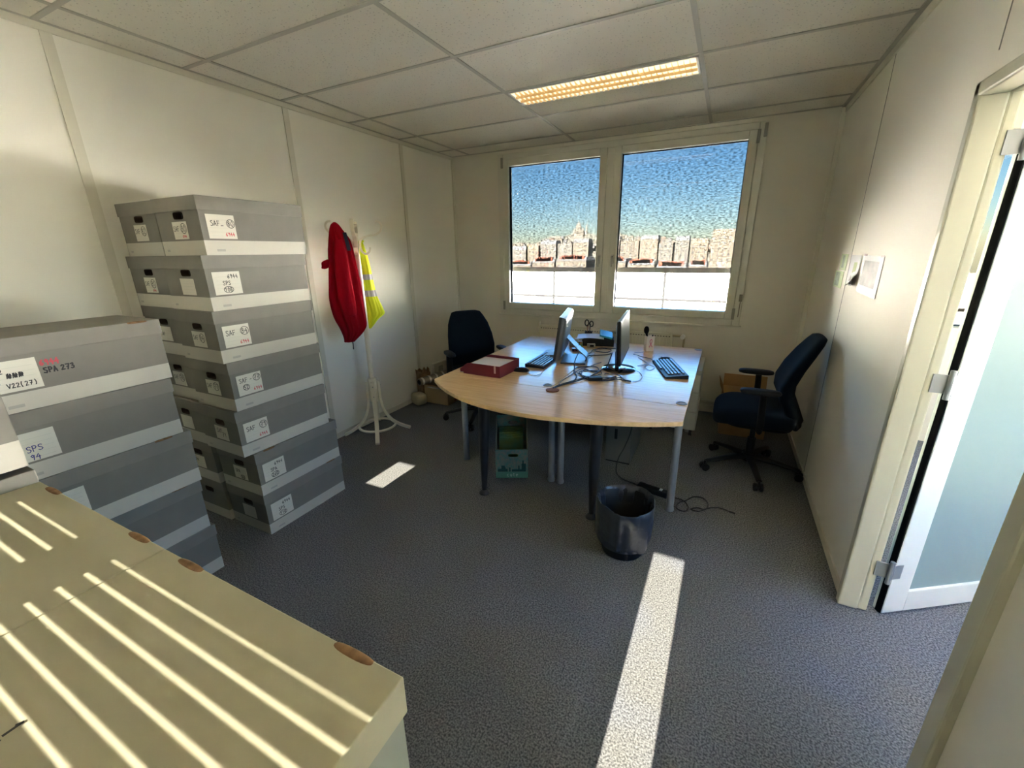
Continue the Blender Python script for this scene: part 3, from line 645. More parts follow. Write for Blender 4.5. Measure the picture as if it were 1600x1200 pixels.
cable([(2.72,-1.76),(2.745,-1.80),(2.782,-1.777),(2.84,-1.789),(2.87,-1.851),(2.856,-1.901),(2.814,-1.902),(2.80,-1.87),(2.815,-1.82),(2.851,-1.771),(2.891,-1.712),(2.947,-1.7),(2.98,-1.762),(2.965,-1.831),(2.918,-1.835),(2.885,-1.865),(2.93,-1.87),(2.985,-1.805),(3.046,-1.775),(3.10,-1.79)], .0042, 'black power cable looped on the carpet beside the right desk leg', z=0, plug=True)
t = thing('power_strip', 'black power strip with a white switch on the carpet behind the bin', 'power strip', (2.64, -1.76, 0), R(-12))
MB().box(-.10, .10, -.025, .025, 0, .038).obj('case', blackpl, t, bevel=.005); MB().box(.045, .062, -.012, .012, .038, .043).obj('switch', white, t)
cable([(2.45,-1.62,.70),(2.45,-1.62,.40),(2.414,-1.62,.24),(2.37,-1.62,.12),(2.37,-1.65,.03),(2.42,-1.68,.008),(2.50,-1.71,.006),(2.54,-1.74,.012)], .004, 'black cable hanging below the right desk down to the power strip', z=0)
cable([(2.50,-1.5,.69),(2.46,-1.5,.42),(2.48,-1.50,.37),(2.52,-1.50,.37),(2.53,-1.5,.42),(2.51,-1.5,.69)], .004, 'pale cable loop hanging beneath the right desk', m=cableg, z=0)

# ------------------------------------------------------------------ desk objects
# red letter tray
t = thing('letter_tray', 'dark red card letter tray holding paper on the left desk', 'tray', (1.455, -1.83, TZ), R(-3))
m = MB(); hx_, hy_, h_ = .165, .14, .082; th = .004
m.box(-hx_, hx_, -hy_, hy_, 0, th)
m.box(hx_-th, hx_, -hy_, hy_, th, h_)                      # right end
for sy in (-1, 1):
    pr = [(-hx_, th), (hx_-th, th), (hx_-th, h_), (-hx_+.09, h_), (-hx_+.06, h_-.006), (-hx_, .03)]
    y = sy*(hy_-th/2); n_ = len(pr)
    m.add([(x, y-th/2, z) for x, z in pr]+[(x, y+th/2, z) for x, z in pr], [tuple(range(n_-1,-1,-1)), tuple(range(n_,2*n_))]+[(i,(i+1)%n_,n_+(i+1)%n_,n_+i) for i in range(n_)])
m.obj('tray_body', bordeaux, t, bevel=.0012)
MB().box(.120, .134, -hy_-.0012, -hy_, .030, h_).obj('label_slot', mat('pinkish_card', (.55, .38, .35), .7), t)
MB().box(-hx_-.004, -hx_+.03, -hy_-.003, -hy_+.01, .001, .012).obj('metal_corner', chrome, t, bevel=.003)
for i, (dz, a, lb) in enumerate(((.0045, 0, 'stack of white paper lying in the red tray'), (.066, 2, 'top white sheet lying loose across the red tray'))):
    m = MB().box(-.10, .150, -.115, .115, 0, .060 if i == 0 else .0015).xf(Matrix.Translation((1.455, -1.83, TZ+dz)) @ Matrix.Rotation(R(-3+a), 4, 'Z'))
    tag(m.obj('paper_stack' if i == 0 else 'paper_sheet', mat('warm_paper', (.74, .68, .62), .8)), lb, 'paper')
def mouse(loc, rz, label):
    t = thing('computer_mouse', label, 'mouse', loc, rz)
    m = MB(); rings = []
    for k in range(9):
        u = k/8; x = -.052+.104*u; hh = .034*math.sin(math.pi*(.12+.76*u))**.7*(1-.25*u); ww = .031*math.sin(math.pi*(.1+.8*u))**.4
        rings.append([(x, ww*math.cos(math.pi*i/10)*(1 if True else 0), max(0.0, hh*math.sin(math.pi*i/10))) for i in range(11)]+[(x, -ww*.9, 0), (x, ww*.9, 0)])
    m.loft(rings, True); m.obj('shell', blackpl, t, smooth=50)
    MB().tube([(.030, -.004, .0215), (.030, .004, .0215)], .006, 10).obj('scroll_wheel', greymetal, t, smooth=40)
mouse((1.668, -1.752, TZ), R(190), 'black mouse beside the red tray')
mouse((2.565, -1.030, TZ), R(175), 'black mouse behind the slanted keyboard')
def keyboard(loc, rz, label, kc):
    t = thing('keyboard', label, 'keyboard', loc, rz)     # long axis local y, typing edge local -x
    L_, D_ = .455, .150
    m = MB(); m.add([(-D_/2,-L_/2,0),(D_/2,-L_/2,0),(D_/2,L_/2,0),(-D_/2,L_/2,0),(-D_/2,-L_/2,.012),(D_/2,-L_/2,.026),(D_/2,L_/2,.026),(-D_/2,L_/2,.012)],
          [(0,3,2,1),(4,5,6,7),(0,1,5,4),(1,2,6,5),(2,3,7,6),(3,0,4,7)]); m.obj('base', blackpl, t, bevel=.003)
    m = MB()
    for r_ in range(6):
        x = -D_/2+.014+r_*.0215+(.006 if r_ == 5 else 0); n_ = 1
        y = L_/2-.012
        widths = [.018]*21 if r_ else [.024, .024, .024, .10, .024, .024, .024]
        for j, wd in enumerate(widths):
            if y-wd < -L_/2+.008: break
            z = .012+.014*(x+D_/2)/D_
            m.add([(x-.008, y-wd+.0018, z), (x+.008, y-wd+.0018, z+.0015), (x+.008, y-.0018, z+.0015), (x-.008, y-.0018, z)] + [(x-.0065, y-wd+.003, z+.007), (x+.0065, y-wd+.003, z+.008), (x+.0065, y-.003, z+.008), (x-.0065, y-.003, z+.007)],
                  [(4,5,6,7),(0,1,5,4),(1,2,6,5),(2,3,7,6),(3,0,4,7)])
            y -= wd+(.008 if j in (14, 17) else 0)
    m.obj('keys', kc, t); return t
keyboard((1.715, -1.41, TZ), R(181), 'black keyboard before the silver monitor', mat('key_grey', (.10, .10, .11), .35))
keyboard((2.622, -1.300, TZ), R(19), 'dark keyboard lying slanted on the right desk', mat('key_dark', (.07, .075, .09), .3))
# silver monitor
def panel_axes(near, far, tilt):
    n_, f_ = Vector((*near, 0)), Vector((*far, 0)); u = (f_-n_).normalized(); nrm = Vector((u.y, -u.x, 0)); return u, nrm
t = thing('monitor', 'silver backed monitor with its screen towards the left chair', 'monitor', (1.82, -1.27, TZ))
nb, nt2, ft = Vector((1.815, -1.51, .775)), Vector((1.866, -1.538, 1.10)), Vector((1.737, -.975, 1.10))
u = (ft-nt2).normalized(); vz = (nt2-nb).normalized(); vz = (vz-u*vz.dot(u)).normalized(); hgt = .325; wid = .56
nr = u.cross(vz).normalized()      # towards +x (back)
if nr.x < 0: nr = -nr
cc = nb+u*wid/2+vz*hgt/2
def mpanel(mb, d0, d1, su, sv, mi=0): mb.obox(cc+nr*(d0+d1)/2, u*su, vz*sv, nr*(d1-d0)/2, mi)
m = MB(); mpanel(m, 0, .022, wid/2, hgt/2); m.obj('bezel', mat('bezel_dark', (.03,.03,.032), .35), t, bevel=.004, world=True)
m = MB(); mpanel(m, -.001, .0005, wid/2-.018, hgt/2-.018); m.obj('screen', screenblk, t, world=True)
m = MB(); rings = []
for d, a in ((.020, 1.0), (.032, .995), (.048, .95), (.058, .86), (.062, .6)):
    rings.append([cc+nr*d+u*wid/2*a*sx*min(1, 1)+vz*(hgt/2*a*sy) for sx, sy in ((-1,-1),(-.5,-1),(0,-1),(.5,-1),(1,-1),(1,-.5),(1,0),(1,.5),(1,1),(.5,1),(0,1),(-.5,1),(-1,1),(-1,.5),(-1,0),(-1,-.5))])
m.loft(rings, True); m.obj('back_cover', silver, t, smooth=40, bevel=.003, world=True)
m = MB(); c0 = Vector((1.915, -1.285, TZ)); 
ux = Vector((.976, .215, 0)); uy = Vector((-.215, .976, 0))
m.obox(c0+Vector((0,0,.007)), ux*.095, uy*.15, Vector((0,0,.006)))
m.obj('foot_plate', silver, t, bevel=.004, world=True)
m = MB(); A_ = c0+ux*.088+Vector((0,0,.012)); B_ = cc+nr*.058-vz*.02
pr_ = smoothpath([A_, A_+ux*.004+Vector((0,0,.03)), (A_+B_)/2+ux*.012, B_], 5); rings = [[p-uy*.075-ux*.006, p+uy*.075-ux*.006, p+uy*.075+ux*.006, p-uy*.075+ux*.006] for p in pr_]
m.loft(rings, True); m.obj('stand_arm', silver, t, smooth=35, world=True)
m = MB(); m.obox((A_+B_)/2+ux*.0195+Vector((0,0,.03)), ux*.002, uy*.022, Vector((0,0,.010))); m.obj('cable_slot', gasket, t, world=True)
# black monitor
t = thing('monitor', 'thin black monitor on a round foot facing the right chair', 'monitor', (2.29, -1.42, TZ))
n0, f0 = Vector((2.362, -1.709, .83)), Vector((2.300, -1.129, .83)); u = (f0-n0).normalized(); nr = Vector((u.y, -u.x, 0)).normalized(); vz = (Vector((0,0,1))-nr*.05).normalized(); wid = (f0-n0).length; hgt = .295
cc = n0+u*wid/2+vz*hgt/2
m = MB(); mpanel(m, -.016, 0, wid/2, hgt/2); m.obj('bezel', blackpl, t, bevel=.004, world=True)
m = MB(); mpanel(m, -.0005, .001, wid/2-.013, hgt/2-.016); m.obj('screen', mat('screen_reflection_grey', (.11, .11, .105), .3, spec=.8), t, world=True)  # grey base colour stands in for the bright wall reflected on the screen
m = MB(); rings = []
for d, a in ((-.014, .99), (-.026, .96), (-.040, .75)):
    rings.append([cc+nr*d+u*wid/2*a*sx+vz*(hgt/2*a*sy) for sx, sy in ((-1,-1),(0,-1),(1,-1),(1,0),(1,1),(0,1),(-1,1),(-1,0))])
m.loft(rings, True); m.obj('back_cover', blackpl, t, smooth=30, world=True)
m = MB(); c0 = cc-nr*.052-vz*.05; bx = Vector((2.290, -1.42, TZ))
m.tube([bx+Vector((-.012,0,.01)), Vector((c0.x, c0.y, .86)), c0+Vector((.02,0,.0))], .020, 12, flat=(1.5, .7)); m.obj('neck', blackpl, t, smooth=40, world=True)
m = MB(); m.lathe([(.118, 0), (.120, .006), (.112, .012), (.04, .016), (.001, .016)], 40); m.obj('foot', mat('gloss_black', (.012,.012,.016), .12, spec=.7), t, smooth=35)
m = MB(); m.box(.015, .06, -.045, -.02, .0150, .0162); m.obj('pink_note', mat('pink_note', (.80, .35, .42), .6), t)
# ribbon pen pot
t = thing('pen_pot', 'white paper pen pot printed with a pink ribbon on the right desk', 'pot', (2.39, -.735, TZ), R(28))
m = MB(); hh = .128; a = .032
m.add([(-a,-a,0),(a,-a,0),(a,a,0),(-a,a,0),(-a,-a,hh),(a,-a,hh),(a,a,hh),(-a,a,hh)]+[(-a+.002,-a+.002,hh),(a-.002,-a+.002,hh),(a-.002,a-.002,hh),(-a+.002,a-.002,hh),(-a+.002,-a+.002,.004),(a-.002,-a+.002,.004),(a-.002,a-.002,.004),(-a+.002,a-.002,.004)],
      [(3,2,1,0)]+[(i,(i+1)%4,4+(i+1)%4,4+i) for i in range(4)]+[(4+i,4+(i+1)%4,8+(i+1)%4,8+i) for i in range(4)]+[(8+i,8+(i+1)%4,12+(i+1)%4,12+i) for i in range(4)]+[(12,13,14,15)])
m.obj('cup', mat('pot_paper', (.74, .68, .66), .6), t)
m = MB(); rb = smoothpath([(-.010,-a-.001,.035),(.002,-a-.001,.060),(.012,-a-.001,.085),(.004,-a-.001,.104),(-.006,-a-.001,.085),(.004,-a-.001,.060),(.016,-a-.001,.036)], 6)
m.tube(rb, .0026, 6, flat=(.4, 1.0)); m.obj('pink_ribbon', mat('pink_print', (.62, .06, .22), .6), t)
m = MB(); m.tube([(2.375,-.730,TZ+.01),(2.366,-.735,TZ+.12),(2.362,-.738,TZ+.16)], .010, 10); m.ell((2.360,-.738,TZ+.175), (.022,.014,.035), (1,1), 14, 8); tag(m.obj('hair_brush', blackmat, smooth=60), 'dark round-headed brush standing in the ribbon pen pot', 'brush')
m = MB(); m.tube([(2.405,-.730,TZ+.01),(2.413,-.728,TZ+.137)], .006, 8); tag(m.obj('marker_pen', blackpl, smooth=60), 'black marker leaning in the ribbon pen pot', 'pen')
# dark desk tidy with papers and scissors
t = thing('desk_tidy', 'dark desk tidy box under the loose papers between the monitors', 'box', (1.93, -.66, TZ), R(14))
m = MB(); bxs = [(-.14,.14,-.08,.08,0,.004),(-.14,-.136,-.08,.08,.004,.062),(.136,.14,-.08,.08,.004,.062),(-.136,.136,-.08,-.076,.004,.062),(-.136,.136,.076,.08,.004,.062)]
for b in bxs: m.box(*b)
m.obj('shell', blackpl, t)
bluep = mat('blue_paper', (.62, .66, .74), .5)
m = MB(); N_ = 8; rings = []
for k in range(N_+1):
    x = -.12+.24*k/N_; z = .066+.010*math.sin(k/N_*3.0); rings.append([(x,-.10,z-.006),(x,.09,z),(x,.09,z+.0012),(x,-.10,z-.0048)])
m.loft(rings, True); m.xf(Matrix.Translation((1.855, -.645, TZ)) @ Matrix.Rotation(R(14), 4, 'Z')); tag(m.obj('loose_papers', bluep, smooth=30), 'bluish white papers lying on the dark desk tidy', 'paper')
m = MB(); m.obox((1.985, -.60, TZ+.088), Vector((.055, .01, -.012)), Vector((-.02, .075, .012)), Vector((.002,.001,.007))); tag(m.obj('blue_notebook', mat('cyan_cover', (.03, .34, .55), .4)), 'bright blue notebook on the papers beside the black monitor', 'notebook')
t = thing('pen_cup', 'dark pen cup behind the loose papers with scissors', 'pot', (1.80, -.53, TZ))
MB().lathe([(.034, 0), (.036, .09), (.033, .09), (.031, .006), (.001, .005)], 24).obj('cup', blackpl, t, smooth=40)
t = thing('scissors', 'black handled scissors standing in the pen cup', 'scissors', (1.80, -.53, TZ+.02))
m = MB(); m.tube(smoothpath([(-.020+.018*math.cos(a*math.pi/5), .0, .150+.028*math.sin(a*math.pi/5)) for a in range(10)], 3, True)+[Vector((-.002,0,.150))], .0055, 8); m.obj('handle', blackpl, t, smooth=50)
m = MB(); m.tube(smoothpath([(.024+.017*math.cos(a*math.pi/5), .004, .142+.025*math.sin(a*math.pi/5)) for a in range(10)], 3, True)+[Vector((.041,.004,.142))], .0055, 8); m.obj('handle', blackpl, t, smooth=50)
m = MB(); m.box(-.010,.0,-.002,0,0,.128); m.box(.001,.012,0,.002,0,.120); m.obj('blades', chrome, t)
for i, (dx, dy, h, c, lb) in enumerate(((.012, -.012, .165, (.03,.03,.04), 'dark pen standing in the black pen cup'), (-.012, .014, .15, (.30,.10,.05), 'brown pencil standing in the black pen cup'))):
    m = MB(); m.tube([(1.80+dx*.5, -.53+dy*.5, TZ+.01), (1.80+dx*2, -.53+dy*2, TZ+h)], .004, 8); tag(m.obj('pen', mat('pen_'+('dark', 'brown')[i], c, .4), smooth=50), lb, 'pen')
t = thing('tissue_box', 'green and orange printed card box right of the silver monitor', 'box', (1.775, -.83, TZ), R(28))
MB().box(-.055, .055, -.035, .035, 0, .052).obj('carton', mat('green_orange_print', (.16, .38, .20), .6, noise=(30, .5, (.52, .20, .06))), t, bevel=.002)
m = MB(); rg = [[(.02*math.cos(a)*s_, .015*math.sin(a)*s_, z) for a in [i*math.pi/4 for i in range(8)]] for s_, z in ((1, .052), (1.3, .062), (.7, .076))]; m.loft(rg, True); m.obj('tissue', white, t, smooth=60)
t = thing('tape_box', 'small white card box with a dark opening before the desk tidy', 'box', (1.905, -.795, TZ), R(20))
MB().box(-.035, .035, -.022, .022, 0, .032).obj('carton', mat('offwhite_card', (.55, .52, .47), .6), t, bevel=.002); MB().box(-.012, .022, -.0232, -.0218, .008, .026).obj('opening', hole, t)  # opening is a dark patch painted as the shade inside
t = thing('usb_hub', 'small dark port hub lying behind the silver monitor stand', 'hub', (1.845, -.985, TZ), R(24))
MB().box(-.05, .05, -.025, .025, 0, .024).obj('case', blackpl, t, bevel=.003); MB().box(-.05, .05, -.025, .025, .0242, .0256).obj('top_plate', silver, t)
for i in range(3): MB().box(-.038+.028*i, -.022+.028*i, -.0262, -.0250, .008, .016).obj('port', mat('port_red', (.20, .03, .03), .4), t)
m = MB().box(-.10, .08, -.07, .07, 0, .0012).xf(Matrix.Translation((1.90, -.92, TZ)) @ Matrix.Rotation(R(22), 4, 'Z')); tag(m.obj('kraft_envelope', mat('kraft_paper', (.50, .36, .20), .7)), 'tan envelope lying flat before the small boxes', 'envelope')
tag(MB().box(-.075, .075, -.10, .10, 0, .0015).xf(Matrix.Translation((1.705, -1.235, TZ+.030)) @ Matrix.Rotation(R(10), 4, 'Z') @ Matrix.Rotation(R(-6), 4, 'Y')).obj('paper_sheet', bluep), 'white sheet lying over the keyboard before the silver monitor', 'paper')

# ------------------------------------------------------------------ office chairs
def office_chair(label, loc, face, starrot, mirror=False):
    t = thing('office_chair', label, 'chair', loc, R(face))
    # seat: faces local +x
    m = MB(); m.ell((.02, 0, .455), (.255, .245, .066), (.5, .42), 36, 14)
    m.v = [(x, y, z-(.030*max(0, (x-.12)/.15)**2 if x > .12 else 0)+.012*abs(y/.245)**3) for x, y, z in m.v]
    m.obj('seat', navy, t, smooth=60)
    m = MB(); m.ell((-.01, 0, .400), (.215, .20, .030), (.6, .5), 28, 8); m.obj('seat_shell', blackmat, t, smooth=60)
    # backrest
    rings = []; prof = [(.40, -.235, .150, .020), (.43, -.232, .190, .036), (.54, -.185, .215, .044), (.62, -.150, .228, .046), (.70, -.150, .230, .046), (.80, -.185, .222, .044), (.90, -.232, .200, .040), (.97, -.266, .166, .036), (1.005, -.282, .143, .028), (1.015, -.286, .10, .014)]
    N_ = 28
    for z, x, hw_, th_ in prof:
        rg = []
        for i in range(N_):
            a = 2*math.pi*i/N_; sg = lambda v, p: math.copysign(abs(v)**p, v)
            yy = hw_*sg(math.sin(a), .55); xx = th_*sg(math.cos(a), .7)
            rg.append((x+xx-.0+.030*(yy/.23)**2, yy, z))
        rings.append(rg)
    m = MB(); m.loft(rings, True); m.obj('backrest', navy, t, smooth=60)
    rings = [[(px-.040+.030*(y_/.23)**2+dx, y_, pz) for y_, dx in ((-hw_*.9, .02), (0, -.012), (hw_*.9, .02), (hw_*.9, .032), (0, .010), (-hw_*.9, .032))] for pz, px, hw_, th_ in prof[1:-3]]
    m = MB(); m.loft(rings, True); m.obj('back_shell', blackmat, t, smooth=50)
    m = MB(); m.tube(smoothpath([(-.05, 0, .385), (-.16, 0, .385), (-.215, 0, .43), (-.205, 0, .56)]), .03, 10, flat=(1.2, .5)); m.obj('back_bracket', blackmat, t, smooth=50)
    for sy in (-1, 1):
        a = MB(); a.tube([(-.01, sy*.18, .395), (-.01, sy*.256, .405), (-.01, sy*.262, .45), (.0, sy*.262, .655)], [.018, .018, .022, .020], 10, flat=(1.0, 1.4)); ar = a.obj('armrest', blackmat, t, smooth=50)
        p = MB(); p.ell((.02, sy*.262, .675), (.118, .038, .018), (.6, .6), 24, 8); p.obj('arm_pad', mat('arm_pad_black', (.012,.012,.014), .6, spec=.3), ar, smooth=60)
    m = MB(); m.lathe([(.028, .10), (.028, .25), (.018, .25), (.018, .37)], 16); m.obj('gas_column', blackpl, t, smooth=40)
    m = MB(); m.box(-.09, .10, -.06, .06, .335, .385); m.obj('mechanism', blackmat, t, bevel=.01)
    m = MB(); m.tube([(.05, -.06, .36), (.06, -.20, .355)], .006, 8); m.obj('lever', blackpl, t, smooth=40)
    m = MB(); m.lathe([(.045, .075), (.05, .10), (.045, .135)], 20); m.obj('hub', blackpl, t, smooth=40)
    for k in range(5):
        a = R(starrot-face+72*k); ca, sa = math.cos(a), math.sin(a)
        m = MB(); m.tube([(.03*ca, .03*sa, .105), (.17*ca, .17*sa, .095), (.315*ca, .315*sa, .072)], [.026, .021, .016], 10, flat=(1.15, .8)); st = m.obj('star_leg', blackpl, t, smooth=50)
        cst = MB(); x, y = .32*ca, .32*sa
        for q in (-1, 1): cst.tube([(x-sa*q*.010, y+ca*q*.010, .028), (x-sa*q*.026, y+ca*q*.026, .028)], .0275, 16)
        cst.tube([(x, y, .03), (x, y, .075)], .008, 8); cst.tube([(x-sa*.012, y+ca*.012, .028), (x+sa*.012, y-ca*.012, .028)], .01, 8)
        cst.obj('castor', blackpl, st, smooth=40)
    return t
office_chair('dark blue swivel chair leaning against the right wall', (3.215, -1.13, 0), 180, -80)
office_chair('dark blue swivel chair in the back left corner behind the desk', (.885, -1.085, 0), -40, 215.5)

# cardboard box behind right chair
t = thing('cardboard_box', 'brown cardboard box on the carpet behind the right chair', 'box', (3.18, -.37, 0), R(2))
cb = mat('brown_cardboard', (.36, .20, .075), .8, noise=(5, .12))
m = MB(); m.box(-.175, .175, -.16, .16, 0, .36); m.obj('body', cb, t, bevel=.002)
m = MB(); m.obox((0, .158, .415), (.172, 0, 0), (0, .002, 0), (0, .012, .052)); m.obox((-.19, 0, .40), (.002, 0, .0), (0, .155, 0), (-.02, 0, .045)); m.obj('flaps', cb, t)

# ------------------------------------------------------------------ radiator and pipes
t = thing('radiator', 'cream panel radiator under the window', 'radiator', (1.8, -.08, .2))
radm = mat('radiator_cream', (.62, .585, .47), .4)
m = MB(); m.box(1.12, 2.51, -.10, -.05, .20, .775)
m.obj('panel', radm, t, bevel=.006, world=True)
m = MB()
for i in range(42): x = 1.145+i*.0325; m.box(x, x+.018, -.104, -.10, .24, .735)
m.obj('ribs', radm, t, bevel=.002, world=True)
m = MB()
for i in range(52): x = 1.135+i*.0263; m.box(x, x+.014, -.1052, -.1042, .744, .752)
m.obj('grille', mat('grille_dark', (.10, .09, .07), .7), t, world=True)
m = MB(); m.tube([(1.118, -.075, .66), (1.105, -.075, .66), (1.105, -.075, .82)], .012, 10); m.obj('bleed_valve', radm, t, smooth=40, world=True)
m = MB(); m.tube([(2.51, -.075, .755), (2.60, -.075, .755)], .011, 10); m.tube(smoothpath([(2.595, -.075, .755), (2.615, -.075, .74), (2.615, -.075, .66), (2.615, -.060, .55), (2.615, -.060, .155)]), .010, 10)
m.obj('supply_pipe', mat('old_brass', (.42, .36, .24), .45, metal=.3), t, smooth=40, world=True)
m = MB(); m.tube([(2.605, -.075, .755), (2.605, -.145, .757)], [.020, .022], 14); m.obj('thermostat', white, t, smooth=40, world=True)
m = MB()
for x in (1.3, 2.3): m.box(x-.02, x+.02, -.05, -.002, .3, .6)
m.obj('wall_bracket', radm, t, world=True)
t = thing('heating_pipe', 'cream heating pipe running low along the window wall', 'pipe', (1.8, -.045, .12))
m = MB(); m.tube([(.05, -.045, .13), (W-.04, -.045, .13)], .017, 12); m.obj('pipe', trimm, t, smooth=40, world=True)
m = MB()
for x in (.5, 1.5, 2.5, 3.3): m.box(x-.012, x+.012, -.045, -.012, .105, .155)
m.obj('clips', trimm, t, world=True)

# ------------------------------------------------------------------ wall papers, right wall
def wall_sheet(name, label, pts, m, parts=(), curl=None):
    """pts: (y, z) corners on the right wall"""
    t = thing(name, label, 'paper', (W, pts[0][0], pts[0][1]))
    b = MB(); x = W-.003
    b.add([(x, y, z) for y, z in pts]+[(x+.0015, y, z) for y, z in pts], [(0,1,2,3),(7,6,5,4)]+[(i, 4+i, 4+(i+1)%4, (i+1)%4) for i in range(4)])
    b.obj('sheet', m, t, world=True)
    for nm, q, mm in parts:
        b = MB(); b.add([(W-.0037, y, z) for y, z in q], [(0,1,2,3)]); b.obj(nm, mm, t, world=True)
    return t
gsh = mat('green_sheet', (.56, .66, .38), .7); gpr = mat('green_sheet_print', (.40, .50, .34), .7, noise=(30, .3))
wall_sheet('wall_note', 'green note with a leaf shape taped on the right wall, upper of two', [(-.88, 1.513), (-1.05, 1.513), (-1.05, 1.415), (-.88, 1.415)], gsh, [('printed_leaf', [(-.93, 1.505), (-.99, 1.505), (-.99, 1.43), (-.93, 1.43)], gpr)])
wall_sheet('wall_note', 'pale green note taped on the right wall, lower of two', [(-.80, 1.408), (-1.03, 1.408), (-1.03, 1.305), (-.80, 1.305)], gsh, [('printed_square', [(-.83, 1.40), (-.95, 1.40), (-.95, 1.315), (-.83, 1.315)], gpr)])
t = thing('curled_sheet', 'curling white sheet with a green picture on the right wall', 'paper', (W, -1.13, 1.51))
b = MB(); rings = []; shp = mat('sheet_white', (.54, .54, .52), .7); shb = mat('sheet_back', (.30, .28, .28), .8)
for k in range(9):
    v = k/8; z = 1.51-.17*v; e = -1.36-.0*v; lift = .045*max(0, (v-.45)/.55)**1.6
    row = []
    for j in range(7):
        q = j/6; y = -1.135-(.225-.06*max(0, v-.5))*q; row.append((W-.003-lift*q*q, y, z+.01*q*max(0, v-.6)))
    rings.append(row)
vs = [p for r_ in rings for p in r_]; fs = [(a*7+j, a*7+j+1, a*7+8+j, a*7+7+j) for a in range(8) for j in range(6)]
b.add(vs, fs, 0); b.obj('sheet', shp, t, smooth=60, world=True)
b = MB(); b.add([(W-.0042, -1.24, 1.47), (W-.0042, -1.31, 1.472), (W-.0042, -1.30, 1.41), (W-.0042, -1.23, 1.408)], [(0,1,2,3)]); b.obj('printed_picture', mat('olive_print', (.32, .36, .14), .7), t, world=True)
b = MB(); b.add([(W-.006, -1.20, 1.365), (W-.030, -1.345, 1.405), (W-.020, -1.36, 1.345), (W-.006, -1.22, 1.338)], [(0,1,2,3)]); b.obj('curled_corner', shb, t, world=True)
t = wall_sheet('wall_print', 'white sheet with a grey landscape picture pinned right of the other wall papers', [(-1.40, 1.512), (-1.755, 1.510), (-1.755, 1.312), (-1.40, 1.318)], shp,
     [('printed_picture', [(-1.44, 1.485), (-1.70, 1.483), (-1.70, 1.355), (-1.44, 1.360)], mat('grey_picture', (.27, .255, .215), .7, noise=(16, .5, (.14,.135,.12)))), ('tape', [(-1.40, 1.518), (-1.47, 1.518), (-1.47, 1.508), (-1.40, 1.508)], mat('dark_tape', (.12, .06, .05), .6)),
      ('tape', [(-1.70, 1.513), (-1.755, 1.515), (-1.755, 1.506), (-1.70, 1.504)], mat('grey_tape', (.35,.30,.26), .6))])

# ------------------------------------------------------------------ coat stand, jacket, vest
CX, CY = .234, -1.78
t = thing('coat_stand', 'cream painted wooden coat stand by the left wall', 'coat stand', (CX, CY, 0))
m = MB(); m.lathe([(.024, .18), (.026, .30), (.026, .46), (.0235, .60), (.022, 1.2), (.020, 1.68), (.023, 1.70), (.018, 1.715), (.001, 1.718)], 20); m.obj('pole', ivory, t, smooth=40)
m = MB(); m.lathe([(.034, .30), (.046, .31), (.046, .50), (.040, .52), (.026, .525)], 8); m.obj('collar_block', ivory, t, bevel=.003)
for a in (-48, 42, 132, 222):
    ca, sa = math.cos(R(a)), math.sin(R(a)); sp = smoothpath([(r*ca, r*sa, z) for r, z in ((.050, .49), (.051, .38), (.056, .29), (.078, .20), (.125, .115), (.20, .055), (.285, .012))], 5)
    tx = Vector((-sa, ca, 0)); rings = []
    for i, p in enumerate(sp):
        tg = (sp[min(i+1, len(sp)-1)]-sp[max(i-1, 0)]).normalized(); nb_ = tg.cross(tx).normalized()
        if i == len(sp)-1: p.z = .013
        rings.append([p-tx*.017-nb_*.0105, p+tx*.017-nb_*.0105, p+tx*.017+nb_*.0105, p-tx*.017+nb_*.0105])
    m = MB(); m.loft(rings, True); lg = m.obj('leg', ivory, t, smooth=40)
    m = MB()
    for z in (.45, .36): m.tube([(.0605*ca, .0605*sa, z), (.0635*ca, .0635*sa, z)], .005, 8)
    m.obj('screw', greymetal, lg)
    sp = smoothpath([(r*ca, r*sa, z) for r, z in ((.105, 1.605), (.095, 1.572), (.066, 1.555), (.038, 1.575), (.028, 1.62), (.042, 1.665), (.09, 1.69), (.15, 1.70), (.192, 1.725), (.208, 1.765), (.192, 1.795), (.165, 1.800))], 5)
    rings = []
    for i, p in enumerate(sp):
        tg = (sp[min(i+1, len(sp)-1)]-sp[max(i-1, 0)]).normalized(); nb_ = tg.cross(tx).normalized()
        rings.append([p-tx*.013-nb_*.008, p+tx*.013-nb_*.008, p+tx*.013+nb_*.008, p-tx*.013+nb_*.008])
    m = MB(); m.loft(rings, True); m.obj('hook', ivory, t, smooth=40)
m = MB(); m.tube(smoothpath([(.158*math.cos(a*math.pi/8), .158*math.sin(a*math.pi/8), .072) for a in range(16)], 3, True)+[Vector((.158, 0, .072))], .011, 10); m.obj('foot_ring', ivory, t, smooth=60)

